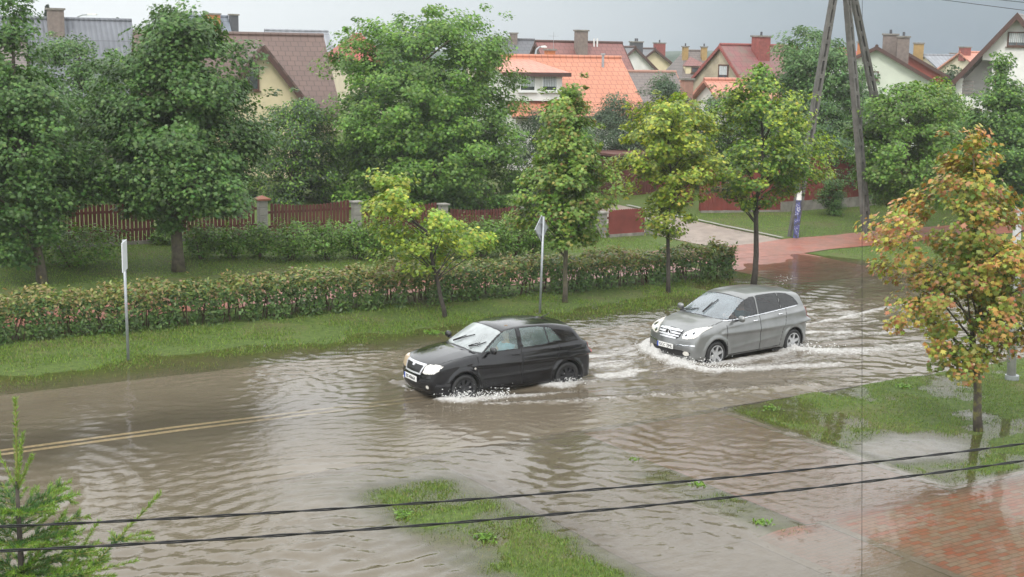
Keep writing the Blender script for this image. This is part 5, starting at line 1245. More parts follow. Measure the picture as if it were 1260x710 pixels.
for i in range(6):
    t = (PTOP[i] + PTOP[i + 1]) / 2 - .02
    picket(pu[i] + .17, pu[i + 1] - .17, FV, t, SLB[i], solid=(i == 6), mat=redboard if i == 6 else redwood, sag=.12 if i < 6 else .05)
e0 = UV(*GT(737, 291)[:2]); e1 = UV(*GT(803, 290)[:2]); ve = (e0[1] + e1[1]) / 2
pillar(e0[0] - .1, ve, ztop(737, 262, e0[0], ve), 'pale block pillar at the left end of the solid board section')
pillar(e1[0] + .1, ve, ztop(804, 273, e1[0], ve), 'short pale block pillar beside the driveway')
picket(e0[0] + .1, e1[0] - .1, ve, (ztop(745, 254, e0[0], ve) + ztop(795, 263, e1[0], ve)) / 2, SLB[6], solid=True, mat=redboard, sag=-.02)
picket(5.0, 10.5, FV, PTOP[0] - .05, 'picket section at the left edge behind the dark crowns')
# solid board fence right of the driveway, on a concrete plinth
def board_fence(p0, p1, h, label, plinth=.35):
    a, b = np.array(p0), np.array(p1); L_ = float(np.hypot(*(b - a)[:2])); ang = math.atan2(b[1] - a[1], b[0] - a[0])
    root = thing('board_fence', label, 'fence', tuple(a), ang); mb = MB(); n = int(L_ / .125); rr = random.Random(3); dz = b[2] - a[2]
    for i in range(n):
        x = L_ * (i + .5) / n; mb.box((x, -.02 + rr.uniform(-.004, .004), dz * x / L_ + plinth + h / 2 + rr.uniform(-.01, .01)), (.118, .022, h))
    mb.build('boards', redboard, root, fix=False)
    pm = MB(); k = max(1, int(L_ / 4))
    for i in range(k): x = L_ * (i + .5) / k; pm.box((x, .03, dz * x / L_ + plinth / 2 - .1), (L_ / k - .02, .18, plinth + .2))
    pm.build('plinth', oldconc, root)
    for i in range(k + 1):
        q = MB(); x = L_ * i / k; q.box((x, .06, dz * x / L_ + plinth + h / 2), (.08, .08, h + .02)); q.build('post', redboard, root)
def onv(px, v, dz=0.0):
    # point on the line v = const seen at column px
    lo, hi = 20.0, 90.0
    for _ in range(50):
        u = (lo + hi) / 2; x, y = XY(u, v)
        if PX((x, y, .5))[0] < px: lo = u
        else: hi = u
    x, y = XY(lo, v); return np.array([x, y, fz(lo, v) + dz])
board_fence(onv(862, 44.2), onv(962, 43.0), 1.75, 'dark red board fence left of the pylon, behind the small lawn', .08)
board_fence(onv(960, 43.0), onv(1260, 43.4), 1.85, 'tall red brown board fence on a grey concrete plinth right of the pylon', .42)
# gate leaf standing open beside the drive and the red garage behind
g0 = onv(812, 45.5); g1 = onv(845, 48.5)
root = thing('drive_gate', 'low red steel gate standing open at the end of the drive', 'gate', tuple(g0), YAW + .35); mb = MB()
for i in range(22): mb.box((.12 + i * .12, 0, .85), (.09, .03, 1.4))
mb.build('boards', redboard, root, fix=False); mb = MB()
for z in (.25, 1.4): mb.box((1.35, .03, z), (2.7, .04, .06))
for x in (0, 2.72): mb.box((x, .0, .85), (.07, .07, 1.7))
mb.build('gate_frame', redwood, root, fix=False)
s0 = onv(752, 50.0)
root = thing('garden_shed', 'red brown garden shed wall behind the board section, with a sloping lower edge', 'shed', tuple(s0), YAW); mb = MB()
for i in range(16): mb.box((.09 + i * .18, 0, .85), (.172, .05, 1.8))
mb.build('wall', redwood, root, fix=False); mb = MB(); mb.box((1.4, .9, 1.84), (3.1, 2.4, .1)); mb.build('roof', plain('shed roof', (.12, .05, .04), .7), root)
mb = MB(); mb.box((1.4, 1.4, .75), (2.8, 2.7, 2.0)); mb.build('shed_body', redwood, root)

# signs
def post_sign(px_b, px_t, Y=None):
    b = GT(*px_b); t = AT(px_t[0], px_t[1], b[1]); return b, t
b, t = post_sign((158, 443), (152, 295)); rel = t - b
root = thing('road_sign', 'rectangular road sign seen almost edge-on on a leaning grey post at left', 'road sign', tuple(b)); mb = MB()
mb.tube([(0, 0, -.3), tuple(rel)], .032, 10); mb.build('post', galv, root, smooth=True)
# plate seen nearly edge-on: it runs along the line of sight
hd = math.atan2(b[1], b[0]) - .16; s = b[1] / F; plh = 37 * s
M_ = Matrix.Rotation(hd, 3, 'Z'); o_ = Vector((rel[0], rel[1], rel[2] - plh / 2)) + M_ @ Vector((-.22, -.045, 0))
mb = MB(); mb.box(o_, (.62, .022, plh), M=M_); pl = mb.build('sign_plate', plain('white sign face', (.62, .64, .66), .4, .06, 6), root, bevel=.006)
for dz in (-.25, .25):
    mb = MB(); mb.box((rel[0], rel[1], o_.z + dz * plh), (.09, .09, .03), M=M_); mb.build('clamp', galv, root)
b, t = post_sign((664, 385), (669, 266)); rel = t - b
root = thing('diamond_sign', 'diamond-shaped road sign seen from its grey back on a tall leaning post', 'road sign', tuple(b)); mb = MB()
mb.tube([(0, 0, -.3), (rel[0], rel[1], rel[2] - .01)], .033, 10); mb.build('post', galv, root, smooth=True)
s = b[1] / F; hh = 16.5 * s; cz = rel[2] - hh + .02; Mz = Matrix.Rotation(rad(60), 3, 'Z'); wd = hh * 1.02; cx = rel[0] * cz / rel[2]
def dia(y, k): return [Mz @ Vector((p[0] * k, y, p[1] * k)) + Vector((cx, 0, cz)) for p in ((-wd, 0), (0, -hh), (wd, 0), (0, hh))]
mb = MB(); q = dia(.05, 1) + dia(.066, 1); mb.add(q, [(0, 1, 2, 3), (7, 6, 5, 4), (0, 4, 5, 1), (1, 5, 6, 2), (2, 6, 7, 3), (3, 7, 4, 0)]); mb.build('sign_plate', signback, root)
mb = MB(); a0 = dia(.044, 1.0); a1 = dia(.044, .90)
for i in range(4): j = (i + 1) % 4; mb.slab([a0[i], a0[j], a1[j], a1[i]], .008)
mb.build('sign_rim', galv, root)
for dz in (-.16, .16):
    mb = MB(); c_ = Mz @ Vector((0, .03, 0)); mb.box((cx + c_.x, c_.y, cz + dz), (.30, .03, .035), M=Mz); mb.build('clamp', galv, root)
b, t = post_sign((1245, 467), (1249, 300)); rel = t - b
root = thing('bare_pole', 'bare grey pole standing in the water behind the orange maple', 'pole', tuple(b)); mb = MB()
mb.tube([(0, 0, -.4), tuple(rel * np.array([1, 1, 1.25]))], [.10, .085], 12); mb.build('shaft', plain('pale grey steel pole', (.34, .34, .33), .5, .12, 6), root, smooth=True)
mb = MB(); mb.tube([(0, 0, .0), (0, 0, .10)], .15, 12); mb.build('base_collar', galv, root)

# concrete ladder pylon: three legs meeting above the frame
lb = GT(974, 291); rb = GT(1068, 288)
apz = AT(1036, -55, (lb[1] + rb[1]) / 2); ap = apz
root = thing('concrete_pylon', 'tall concrete pylon of three splayed ladder legs on the far lawn', 'pylon', tuple(lb)); L0 = np.array(lb)
third = AT(1112, 258, rb[1] + 3.0); third[2] = TZ(third[0], third[1])
def ladder_leg(p0, p1, w0, w1, th, face):
    p0 = np.array(p0, float); p1 = np.array(p1, float); ax = (p1 - p0); L_ = np.linalg.norm(ax); ax /= L_
    f = np.array(face, float); f = f - (f @ ax) * ax; f /= np.linalg.norm(f); nn_ = np.cross(ax, f); mb = MB()
    def cb(c, hx, hy, hz):
        vs = [c + ax * (sz * hz) + f * (sx * hx) + nn_ * (sy * hy) for sz in (-1, 1) for sx, sy in ((-1, -1), (1, -1), (1, 1), (-1, 1))]
        mb.add(vs, [(3, 2, 1, 0), (4, 5, 6, 7), (0, 1, 5, 4), (1, 2, 6, 5), (2, 3, 7, 6), (3, 0, 4, 7)])
    n = int(L_ / .62)
    for i in range(n):
        t0, t1 = i / n, (i + 1) / n; wm = w0 + (w1 - w0) * (t0 + t1) / 2; c = p0 + ax * L_ * (t0 + t1) / 2
        for sg in (-1, 1): cb(c + f * sg * (wm / 2 - .045), .045, th / 2, L_ / n / 2 + .001)
        cb(p0 + ax * L_ * t0, wm / 2 - .091, th / 2 - .012, .075)
    return mb
fx = np.array([1.0, .25, 0])
for (p0, w0) in ((lb, .34), (rb, .36), (third, .34)):
    d = np.array([0, 0, 0.0]); q0 = p0 - L0 - np.array([0, 0, .3]); q1 = ap - L0 + np.array([(p0[0] - ap[0]) * .03, 0, 0])
    ladder_leg(q0, q1, w0, .22, .20, fx + np.array([0, .6, 0]) * (1 if p0 is rb else 0)).build('leg', pylon_m, root, fix=False)
mb = MB(); mb.box(tuple(ap - L0), (.6, .5, .7)); mb.build('head', pylon_m, root)
# a painted stay beside the left leg
st0 = GT(979, 293); st = thing('painted_strut', 'short post wrapped in blue and white spray paint beside the left pylon leg', 'post', tuple(st0))
k = NT('blue and white spray paint'); v = k.coord(); spm = k.done(k.pbr(k.ramp(k.noise(v, 5, 3, .5, 1.5), [(.40, (.05, .05, .06)), (.48, (.07, .08, .22)), (.56, (.09, .10, .26)), (.62, (.45, .46, .52))]), .6))
tp = AT(983, 246, st0[1]) - st0; mb = MB(); mb.tube([(0, 0, -.2), tuple(tp)], [.115, .10], 8); mb.build('shaft', spm, st)
mb = MB(); mb.tube([tuple(tp), tuple(tp + np.array([.02, 0, .35]))], [.10, .07], 8); mb.build('white_top', plain('white paint', (.7, .7, .66), .6), st)

# cables
cable = plain('black cable', (.012, .012, .013), .45, .1, 20)
def cable_obj(name, label, pts, r, twist=0, group=None):
    mb = MB(); p = np.array(pts); d = p[-1] - p[0]; nrm = np.array([0, 0, 1.0])
    if not twist: mb.tube([tuple(q) for q in p], r, 6)
    else:
        # two cores laid round each other
        for ph in (0, PI):
            q = []; N_ = 260
            for i in range(N_ + 1):
                f = i / N_ * (len(p) - 1); j = min(int(f), len(p) - 2); c = p[j] * (1 - (f - j)) + p[j + 1] * (f - j); a = i / N_ * twist * 2 * PI + ph
                q.append(tuple(c + np.array([math.cos(a) * -d[1], math.cos(a) * d[0], 0]) / np.linalg.norm(d) * r * .8 + nrm * math.sin(a) * r * .8))
            mb.tube(q, r * .75, 5)
    o = mb.build(name, cable, smooth=True, fix=False); return tag(o, label, 'cable', group)
def sag(p0, p1, s, n=24, ext=.6):
    p0, p1 = np.array(p0), np.array(p1); return [p0 + (p1 - p0) * t + np.array([0, 0, s * ((2 * t - 1) ** 2 - 1)]) for t in np.linspace(-ext, 1 + ext, n)]
a0, a1 = AT(0, 648, 5.0), AT(1260, 546, 6.6); am = AT(630, 602.5, 5.8); sg_ = ((a0 + a1) / 2)[2] - am[2]
cable_obj('overhead_cable', 'upper of the two black cables crossing the foreground', sag(a0, a1, max(sg_, 0.01)), .0043, 26, 'cables crossing the foreground')
a0, a1 = AT(0, 678, 4.6), AT(1260, 567, 6.2); am = AT(630, 628, 5.4); sg_ = ((a0 + a1) / 2)[2] - am[2]
cable_obj('overhead_cable', 'lower of the two black cables crossing the foreground', sag(a0, a1, max(sg_, 0.01)), .0043, 26, 'cables crossing the foreground')
v0, v1 = AT(1061, -60, 5.0), AT(1060.5, 760, 5.0)  # added strand standing in for a window pane's edge; no pane is built
cable_obj('pane_edge_line', 'thin dark line added for a window pane edge, down the right side of the view', [tuple(v0), tuple((v0 + v1) / 2), tuple(v1)], .0009)
for (p, q) in (((1100, -8), (1270, 14)), ((1100, -14), (1270, 4))): 
    w0, w1 = AT(*p, 58.0), AT(*q, 50.0); cable_obj('power_line', 'faint power line in the storm sky at upper right', [tuple(ap + np.array([0, 0, .2])), tuple(w0), tuple(w1), tuple(w1 + (w1 - w0) * 2)], .012, 0, 'power lines from the pylon')

# ------------------------------------------------------------------ houses
def tiles(name, col, col2, bw=.30, bh=.36, rough=.55, moss=None, seam=.6):
    """roof covering: courses across the slope, pans along it; uses the roof's own local axes"""
    k = NT(name); c = k.n('ShaderNodeUVMap'); c.uv_map = 'slope'; v = c.outputs[0]
    br = k.n('ShaderNodeTexBrick'); br.offset = .5; k.l(v, br.inputs['Vector']); br.inputs['Scale'].default_value = 1
    br.inputs['Brick Width'].default_value = bw; br.inputs['Row Height'].default_value = bh; br.inputs['Mortar Size'].default_value = .03; br.inputs['Mortar Smooth'].default_value = .6
    br.inputs['Color1'].default_value = (*col, 1); br.inputs['Color2'].default_value = (*col2, 1); br.inputs['Mortar'].default_value = (*[q * seam for q in col], 1)
    n1 = k.noise(v, .6, 4); cc = k.mix(k.ramp(n1, [(.4, 0), (.7, .3)]), br.outputs[0], tuple(q * .72 for q in col))
    if moss: cc = k.mix(k.ramp(k.noise(v, .9, 5, .65), [(.45, 0), (.65, moss[1])]), cc, moss[0])
    return k.done(k.pbr(cc, rough, 0, .5, k.bump(br.outputs[1], -.6, .03)))
def ribbed(name, col, pitch=.28, rough=.6, row=1.6):
    k = NT(name); c = k.n('ShaderNodeUVMap'); c.uv_map = 'slope'; v = c.outputs[0]
    wv = k.n('ShaderNodeTexWave', wave_type='BANDS', bands_direction='X'); wv.inputs['Scale'].default_value = 2 * PI / pitch / (2 * PI) * .5 * 2 * .32; k.l(v, wv.inputs['Vector'])
    br = k.n('ShaderNodeTexBrick'); k.l(v, br.inputs['Vector']); br.inputs['Scale'].default_value = 1; br.inputs['Brick Width'].default_value = 50; br.inputs['Row Height'].default_value = row; br.inputs['Mortar Size'].default_value = .03
    br.inputs['Color1'].default_value = (1, 1, 1, 1); br.inputs['Color2'].default_value = (.93, .93, .93, 1); br.inputs['Mortar'].default_value = (.55, .55, .55, 1)
    cc = k.mix(1, k.ramp(k.noise(v, .8, 5), [(.3, tuple(q * .8 for q in col)), (.7, tuple(q * 1.15 for q in col))]), br.outputs[0], 'MULTIPLY')
    cc = k.mix(k.math('MULTIPLY', wv.outputs[1], .35), cc, tuple(q * .5 for q in col))
    return k.done(k.pbr(cc, rough, 0, .4, k.bump(wv.outputs[1], .8, .05)))
R_grey = ribbed('grey corrugated roof', (.165, .175, .195), .27); R_brown = tiles('brown roof tiles', (.13, .084, .070), (.15, .096, .078), .36, .34)
R_orange = tiles('orange roof tiles', (.50, .20, .12), (.53, .22, .135), .36, .36); R_salmon = tiles('salmon roof sheets', (.54, .235, .165), (.51, .22, .155), .4, .7)
R_redbr = tiles('red brown roof tiles', (.20, .085, .075), (.22, .095, .08), .4, .4); R_dark = tiles('dark grey roof', (.11, .115, .125), (.125, .125, .135), .4, .4)
R_dbrown = tiles('grey brown shingles', (.15, .125, .115), (.17, .14, .125), .5, .3); R_red = tiles('bright red roof', (.38, .07, .06), (.34, .065, .055), .4, .5)
R_oldred = tiles('old mossy red roof', (.24, .085, .085), (.21, .09, .085), .5, .5, moss=((.15, .13, .10), .8)); R_blue = ribbed('blue grey sheet roof', (.19, .22, .26), .4); R_grey2 = ribbed('plain grey roof', (.27, .285, .31), .5)
W_yel = plain('pale yellow render', (.64, .55, .36), .85, .06, 2, .15, 40); W_wht = plain('white render', (.72, .71, .68), .85, .07, 2, .15, 40, dirt=((.40, .38, .34), 1.2, .35))
W_beige = plain('stained beige render', (.40, .345, .25), .85, .12, 1.5, .15, 40, dirt=((.22, .19, .15), 1.0, .6)); W_green = plain('pale green render', (.58, .62, .52), .85, .05, 2, .1, 40)
W_red = plain('dark red wall', (.30, .075, .055), .8, .12, 2, .1, 40); W_cream = plain('cream render', (.62, .55, .42), .85, .08, 2, .1, 40)
C_red = plain('red brick chimney', (.24, .07, .06), .8, .2, 6, .3, 20); C_gry = plain('grey brown chimney', (.19, .155, .135), .85, .2, 5, .3, 20); C_yel = plain('ochre chimney', (.34, .225, .09), .8, .12, 4)
C_salm = plain('pinkish chimney', (.34, .19, .145), .85, .12, 4); C_org = plain('orange chimney', (.45, .17, .07), .8, .15, 4); C_blk = plain('dark chimney', (.07, .072, .08), .6, .15, 5)
frame_w = plain('white window frame', (.72, .72, .70), .4, .05, 5); frame_b = plain('brown window frame', (.10, .05, .035), .5, .15, 5); fascia = plain('dark brown fascia', (.075, .038, .030), .6, .18, 5)
def pane_mat():
    k = NT('window pane'); v = k.coord(); n = k.noise(v, 2.5, 3)
    return k.done(k.pbr(k.ramp(n, [(.35, (.02, .025, .03)), (.65, (.07, .085, .095))]), .06, 0, .8))
pane = pane_mat(); curtain = plain('white net curtain', (.52, .55, .56), .9, .12, 9)

def uv_slope(o, A, e1, e2):
    """store (along ridge, down slope) metres"""
    me = o.data; uvl = me.uv_layers.new(name='slope'); A, e1, e2 = Vector(A), Vector(e1), Vector(e2)
    for lp in me.loops:
        p = me.vertices[lp.vertex_index].co - A; uvl.data[lp.index].uv = (p.dot(e1), p.dot(e2))
def roof_piece(name, quads, th, mat, parent):
    """slopes: list of (corner list, along vector); each becomes a slab, joined in one mesh"""
    mb = MB(); spans = []
    for q in quads: a = len(mb.f); mb.slab(q, th); spans.append((a, len(mb.f), q))
    o = mb.build(name, mat, parent); me = o.data; uvl = me.uv_layers.new(name='slope')
    for a, b, q in spans:
        q = [Vector(p) for p in q]; e1 = (q[1] - q[0]).normalized(); nn_ = e1.cross(q[2] - q[1]).normalized(); e2 = nn_.cross(e1)
        for fi in range(a, b):
            for li in me.polygons[fi].loop_indices:
                p = me.vertices[me.loops[li].vertex_index].co - q[0]; uvl.data[li].uv = (p.dot(e1), p.dot(e2))
    return o
def window(parent, c, ex, ey, w, h, frm=frame_w, cur=True, mull=1, proud=.06, sill=True):
    """window on a wall: centre c, wall direction ex (unit), outward normal ey"""
    c, ex, ey = Vector(c), Vector(ex).normalized(), Vector(ey).normalized(); ez = Vector((0, 0, 1)); M = Matrix((ex, ey, ez)).transposed()
    mb = MB(); t = .075
    for sx, sz, ww, hh in ((0, h / 2 - t / 2, w, t), (0, -h / 2 + t / 2, w, t), (-w / 2 + t / 2, 0, t, h - 2 * t - .002), (w / 2 - t / 2, 0, t, h - 2 * t - .002)):
        mb.box(c + ex * sx + ez * sz + ey * (proud / 2 - .03), (ww, proud + .06, hh), M=M)
    for i in range(mull): mb.box(c + ex * (w * ((i + 1) / (mull + 1) - .5)) + ey * (proud / 2 - .04), (.055, proud, h - 2 * t - .004), M=M)
    f = mb.build('window', frm, parent); mb = MB(); mb.box(c + ey * .012, (w - 2 * t - .004, .012, h - 2 * t - .004), M=M); mb.build('pane', pane, f)
    if cur:
        mb = MB()
        for i in range(8):
            x = -w / 2 + t + (w - 2 * t) * (i + .5) / 8
            mb.box(c + ex * x + ey * (.024 + .004 * (i % 2)) + ez * h * .1, ((w - 2 * t) / 8 * .8, .004, h * .62), M=M)
        mb.build('curtain', curtain, f)
    if sill: mb = MB(); mb.box(c - ez * (h / 2 + .03) + ey * .06, (w + .14, .16, .045), M=M); mb.build('sill', frm, f)
    return f
def chimney(parent, c, sx, sy, h, mat, pots=1):
    mb = MB(); mb.box((c[0], c[1], c[2] + h / 2), (sx, sy, h)); o = mb.build('chimney', mat, parent)
    mb = MB(); mb.box((c[0], c[1], c[2] + h + .05), (sx + .14, sy + .14, .10)); mb.build('chimney_cap', plain('chimney cap', (.20, .17, .15), .8), o) if False else mb.build('chimney_cap', oldconc, o)
    for i in range(pots):
        mb = MB(); mb.tube([(c[0] + (i - (pots - 1) / 2) * sx * .5, c[1], c[2] + h + .08), (c[0] + (i - (pots - 1) / 2) * sx * .5, c[1], c[2] + h + .34)], .075, 8); mb.build('chimney_pot', C_blk, o)
    return o

def house(label, A, yaw, L, half, rise, wall, roof, name='house', over=.45, gover=.35, half2=None, rise2=None, trim=None, group='houses beyond the garden fence', hip=(0, 0)):
    """gabled house. A: left end of its ridge in the world; local x runs along the ridge, local -y faces the street"""
    zb = TZ(A[0], A[1]) - .3; root = thing(name, label, 'house', (A[0], A[1], zb), yaw, group); zr = A[2] - zb; h2 = half2 or half; r2 = rise2 or rise
    root['zr'] = zr; del root['zr']
    ef, eb = zr - rise, zr - r2
    mb = MB(); g = gover; k0, k1 = hip
    kf = (half) ; wl = g; wr = L - g
    def ins(x): return x
    prof = [(-half + over, 0), (h2 - over, 0), (h2 - over, eb + over * r2 / h2 - .14), (0, zr - .16), (-half + over, ef + over * rise / half - .14)]
    if k0 or k1:
        zl = min(prof[2][1], prof[4][1]); prof2 = [(-half + over, 0), (h2 - over, 0), (h2 - over, zl), (-half + over, zl)]
        mb.prism(prof2, 'x', g, L - g)
    else: mb.prism(prof, 'x', g, L - g)
    mb.build('wall', wall, root)
    P = lambda x, y, z: (x, y, z)
    R0, R1 = (k0, 0, zr), (L - k1, 0, zr)
    quads = [[P(0, -half, ef), P(L, -half, ef), R1, R0], [P(L, h2, eb), P(0, h2, eb), R0, R1]]
    if k0: quads.append([P(0, h2, eb), P(0, -half, ef), R0])
    if k1: quads.append([P(L, -half, ef), P(L, h2, eb), R1])
    rf = roof_piece('roof', quads, .12, roof, root)
    mb = MB(); mb.tube([(k0, 0, zr + .02), (L - k1, 0, zr + .02)], .10, 8); mb.build('ridge', roof if trim is None else trim, rf)
    uv_any(rf.children[-1] if len(rf.children) else None)
    mb = MB(); mb.tube([(0, -half - .05, ef - .06), (L, -half - .05, ef - .06)], .07, 6); mb.build('gutter', fascia, root)
    if trim is not None and not (k0 or k1):
        for xx in (-.02, L + .02):
            for yy, ee in ((-half, ef), (h2, eb)):
                mb = MB(); mb.slab([(xx - .03, 0, zr + .03), (xx - .03, yy, ee + .03), (xx - .03, yy, ee - .22), (xx - .03, 0, zr - .22)], .06); mb.build('fascia', trim, root)
    return root, zr, ef
def uv_any(o):
    if o is None or not o.data: return
    if 'slope' not in o.data.uv_layers:
        u = o.data.uv_layers.new(name='slope')
        for lp in o.data.loops: co = o.data.vertices[lp.vertex_index].co; u.data[lp.index].uv = (co.x, co.y + co.z)
def span(px0, py0, Y, px1, yaw):
    """ridge from a pixel at distance Y to the column px1, running at yaw"""
    A = AT(px0, py0, Y); d = np.array([math.cos(yaw), math.sin(yaw), 0]); lo, hi = 0, 80.
    for _ in range(50):
        m_ = (lo + hi) / 2
        if PX(A + d * m_)[0] < px1: lo = m_
        else: hi = m_
    return A, lo
def loc_of(root, px, py, depth_y):
    """local x,z on the plane local y = depth_y of a house, seen at a pixel"""
    c, s_ = math.cos(root.rotation_euler.z), math.sin(root.rotation_euler.z); o = np.array(root.location); ey = np.array([-s_, c, 0]); d = ray(px, py)
    t = (depth_y - (EYEP - o) @ ey) / (d @ ey); p = EYEP + d * t - o; return p[0] * c + p[1] * s_, p[2]
FY = math.atan2(DU[1], DU[0])
YW = FY

# grey corrugated barn at far left
A, L_ = span(-40, 20, 72, 162, rad(24)); A[2] = AT(100, 27, A[1] + 3.6)[2] + .1
rt, zr, ef = house('long building with a grey corrugated roof and stub chimney at upper left', A, rad(24), L_, 4.6, 4.4, W_beige, R_grey); x, z = loc_of(rt, 69, 34, -.8); chimney(rt, (x, -.7, zr - 1.3), .8, .6, 1.75, C_gry, 0)
# brown tiled house with the yellow gable
A, L_ = span(163, 31, 66, 398, rad(20)); A[2] = AT(398, 44, A[1] + L_ * math.sin(rad(20)))[2]
rt, zr, ef = house('brown tiled house with a steep pale yellow gable facing the street', A, rad(20), L_, 4.1, 3.75, W_yel, R_brown, trim=None)
gx, gz = loc_of(rt, 322, 57, -4.6); hw = 2.15; gr = 2.75
mb = MB(); mb.prism([(gx - hw + .3, 0), (gx + hw - .3, 0), (gx + hw - .3, gz - gr + .25), (gx, gz - .22), (gx - hw + .3, gz - gr + .25)], 'y', -4.55, -.4); gb = mb.build('gable_wall', W_yel, rt)
roof_piece('gable_roof', [[(gx, -.6, gz), (gx, -4.95, gz), (gx - hw, -4.95, gz - gr), (gx - hw, -.6, gz - gr)], [(gx, -4.95, gz), (gx, -.6, gz), (gx + hw, -.6, gz - gr), (gx + hw, -4.95, gz - gr)]], .12, R_brown, rt)
for sg in (-1, 1):
    mb = MB(); mb.slab([(gx, -5.0, gz + .03), (gx + sg * hw * 1.02, -5.0, gz - gr * 1.02 + .03), (gx + sg * hw * 1.02, -5.0, gz - gr * 1.02 - .30), (gx, -5.0, gz - .30)], .05); mb.build('fascia', fascia, rt)
x, z = loc_of(rt, 306, 97, -4.55); window(gb, (x, -4.55, z), (1, 0, 0), (0, -1, 0), .95, 1.05, frame_b, False)
# slate box chimneys and roofs behind it
A, L_ = span(200, 19, 92, 281, rad(20)); rt, zr, ef = house('blue grey roof with a square dark chimney peeping over the brown tiles', A, rad(20), L_, 3, 2.2, W_cream, R_blue)
x, z = loc_of(rt, 288, 30, -.5); chimney(rt, (x, -.4, zr - 1.0), .55, .5, 1.1, C_blk, 0); x, z = loc_of(rt, 262, 34, -1); chimney(rt, (x, -1.0, zr - 1.4), .9, .6, 1.5, C_org, 0)
A, L_ = span(325, 30, 105, 404, rad(22)); A[2] = AT(404, 39, A[1] + L_ * math.sin(rad(22)))[2]; house('plain grey sheet roof standing behind the right end of the brown tiles', A, rad(22), L_, 4, 3.2, W_cream, R_grey2)
A, L_ = span(405, 42, 98, 470, rad(25)); rt, zr, ef = house('small cream house with a bright red hipped roof left of the largest tree', A, rad(25), L_, 3.0, 1.9, W_cream, R_red, hip=(1.7, 1.5))
# orange tiled house with white dormer
A, L_ = span(600, 66, 74, 764, rad(22)); A[2] = AT(763, 71, A[1] + L_ * math.sin(rad(22)))[2]
rt, zr, ef = house('house with a big orange tiled roof and a white dormer of two windows', A, rad(22), L_, 3.7, 3.0, W_wht, R_orange)
x0, z0 = loc_of(rt, 622, 88, -3.1); x1, z1 = loc_of(rt, 692, 88, -3.1); xb, zbm = loc_of(rt, 660, 124, -3.1)
dm = MB(); dm.box(((x0 + x1) / 2, -1.75, (zbm + z1) / 2), (x1 - x0, 2.7, z1 - zbm)); dmr = dm.build('dormer', W_wht, rt)
xr0, zr0 = loc_of(rt, 618, 70, -1.0)
roof_piece('dormer_roof', [[(x0 - .3, -3.45, z1 - .05), (x1 + .3, -3.45, z1 - .05), (x1 - .7, -.05, zr - .12), (x0 - .3, -.05, zr - .12)], [(x1 + .3, -3.45, z1 - .05), (x1 + .3, -1.2, z1 - .02), (x1 - .7, -.05, zr - .12)]], .09, R_salmon, dmr)
mb = MB(); mb.box(((x0 + x1) / 2, -3.5, z1 - .16), (x1 - x0 + .66, .05, .2)); mb.build('fascia', fascia, dmr)
for px in (649, 676):
    x, z = loc_of(rt, px, 102, -3.1); window(dmr, (x, -3.1, z), (1, 0, 0), (0, -1, 0), .92, .88, frame_w, True, 0)
x, z = loc_of(rt, 684, 60, -.5); chimney(rt, (x, .3, zr - .3), .45, .45, .62, C_org, 0)
mb = MB(); xa = loc_of(rt, 742, 70, -.6)[0]; mb.tube([(xa, -.6, zr - .7), (xa, -.6, zr + .12)], .07, 8); mb.tube([(xa, -.6, zr + .12), (xa, -.6, zr + .22)], .13, 8); mb.build('roof_vent', galv, rt)
mb = MB(); mb.tube([(x + .2, .3, zr + .3), (x + .2, .3, zr + 1.3)], .012, 5); mb.tube([(x - .1, .3, zr + 1.1), (x + .5, .3, zr + 1.1)], .010, 5); mb.build('aerial', galv, rt)
# red brown house behind
A, L_ = span(659, 48, 98, 766, rad(20)); A[2] = AT(766, 53, A[1] + L_ * math.sin(rad(20)))[2]; rt, zr, ef = house('dull red brown roof with one thick chimney behind the orange roof', A, rad(20), L_, 4.0, 3.4, W_beige, R_redbr, trim=fascia)
x, z = loc_of(rt, 714, 60, -.8); chimney(rt, (x, -.9, zr - 1.5), .75, .7, 2.25, C_gry, 0)
for px in (731, 735): mb = MB(); x = loc_of(rt, px, 50, -.3)[0]; mb.tube([(x, -.3, zr - .4), (x, -.3, zr + .28)], .06, 8); mb.build('vent_pipe', frame_w, rt)
A, L_ = span(600, 48, 112, 658, rad(15)); rt, zr, ef = house('dark grey roof with a small brown chimney left of the red brown roof', A, rad(15), L_, 4.0, 3.0, W_beige, R_dark); x, z = loc_of(rt, 632, 48, -.3); chimney(rt, (x, -.3, zr - .5), .5, .5, .95, C_gry, 0)
A, L_ = span(768, 88, 88, 832, rad(14)); house('low grey brown shingle roof with a pink ridge right of the orange roof', A, rad(14), L_, 3.0, 1.9, W_beige, R_dbrown, trim=C_salm)
def gable_front(label, apex, Y, halfpx, rise_px, depth, wall, roof, yaw=FY, half_r=None, trim=fascia):
    """gable end facing the street; the ridge runs away from it"""
    A = AT(apex[0], apex[1], Y); s = Y / F; hw = halfpx * s / math.cos(yaw); rs_ = rise_px * s
    return A, hw, rs_
def gable_house(label, apex, Y, half, rise, depth, wall, roof, yaw=FY, half2=None, rise2=None, trim=fascia, over=.3):
    """ridge runs away from the street: local x = away, so local y = left; built with the ridge start at the street gable"""
    A = AT(apex[0], apex[1], Y)
    return house(label, A, yaw + PI / 2, depth, half, rise, wall, roof, half2=half2, rise2=rise2, trim=trim, over=over)
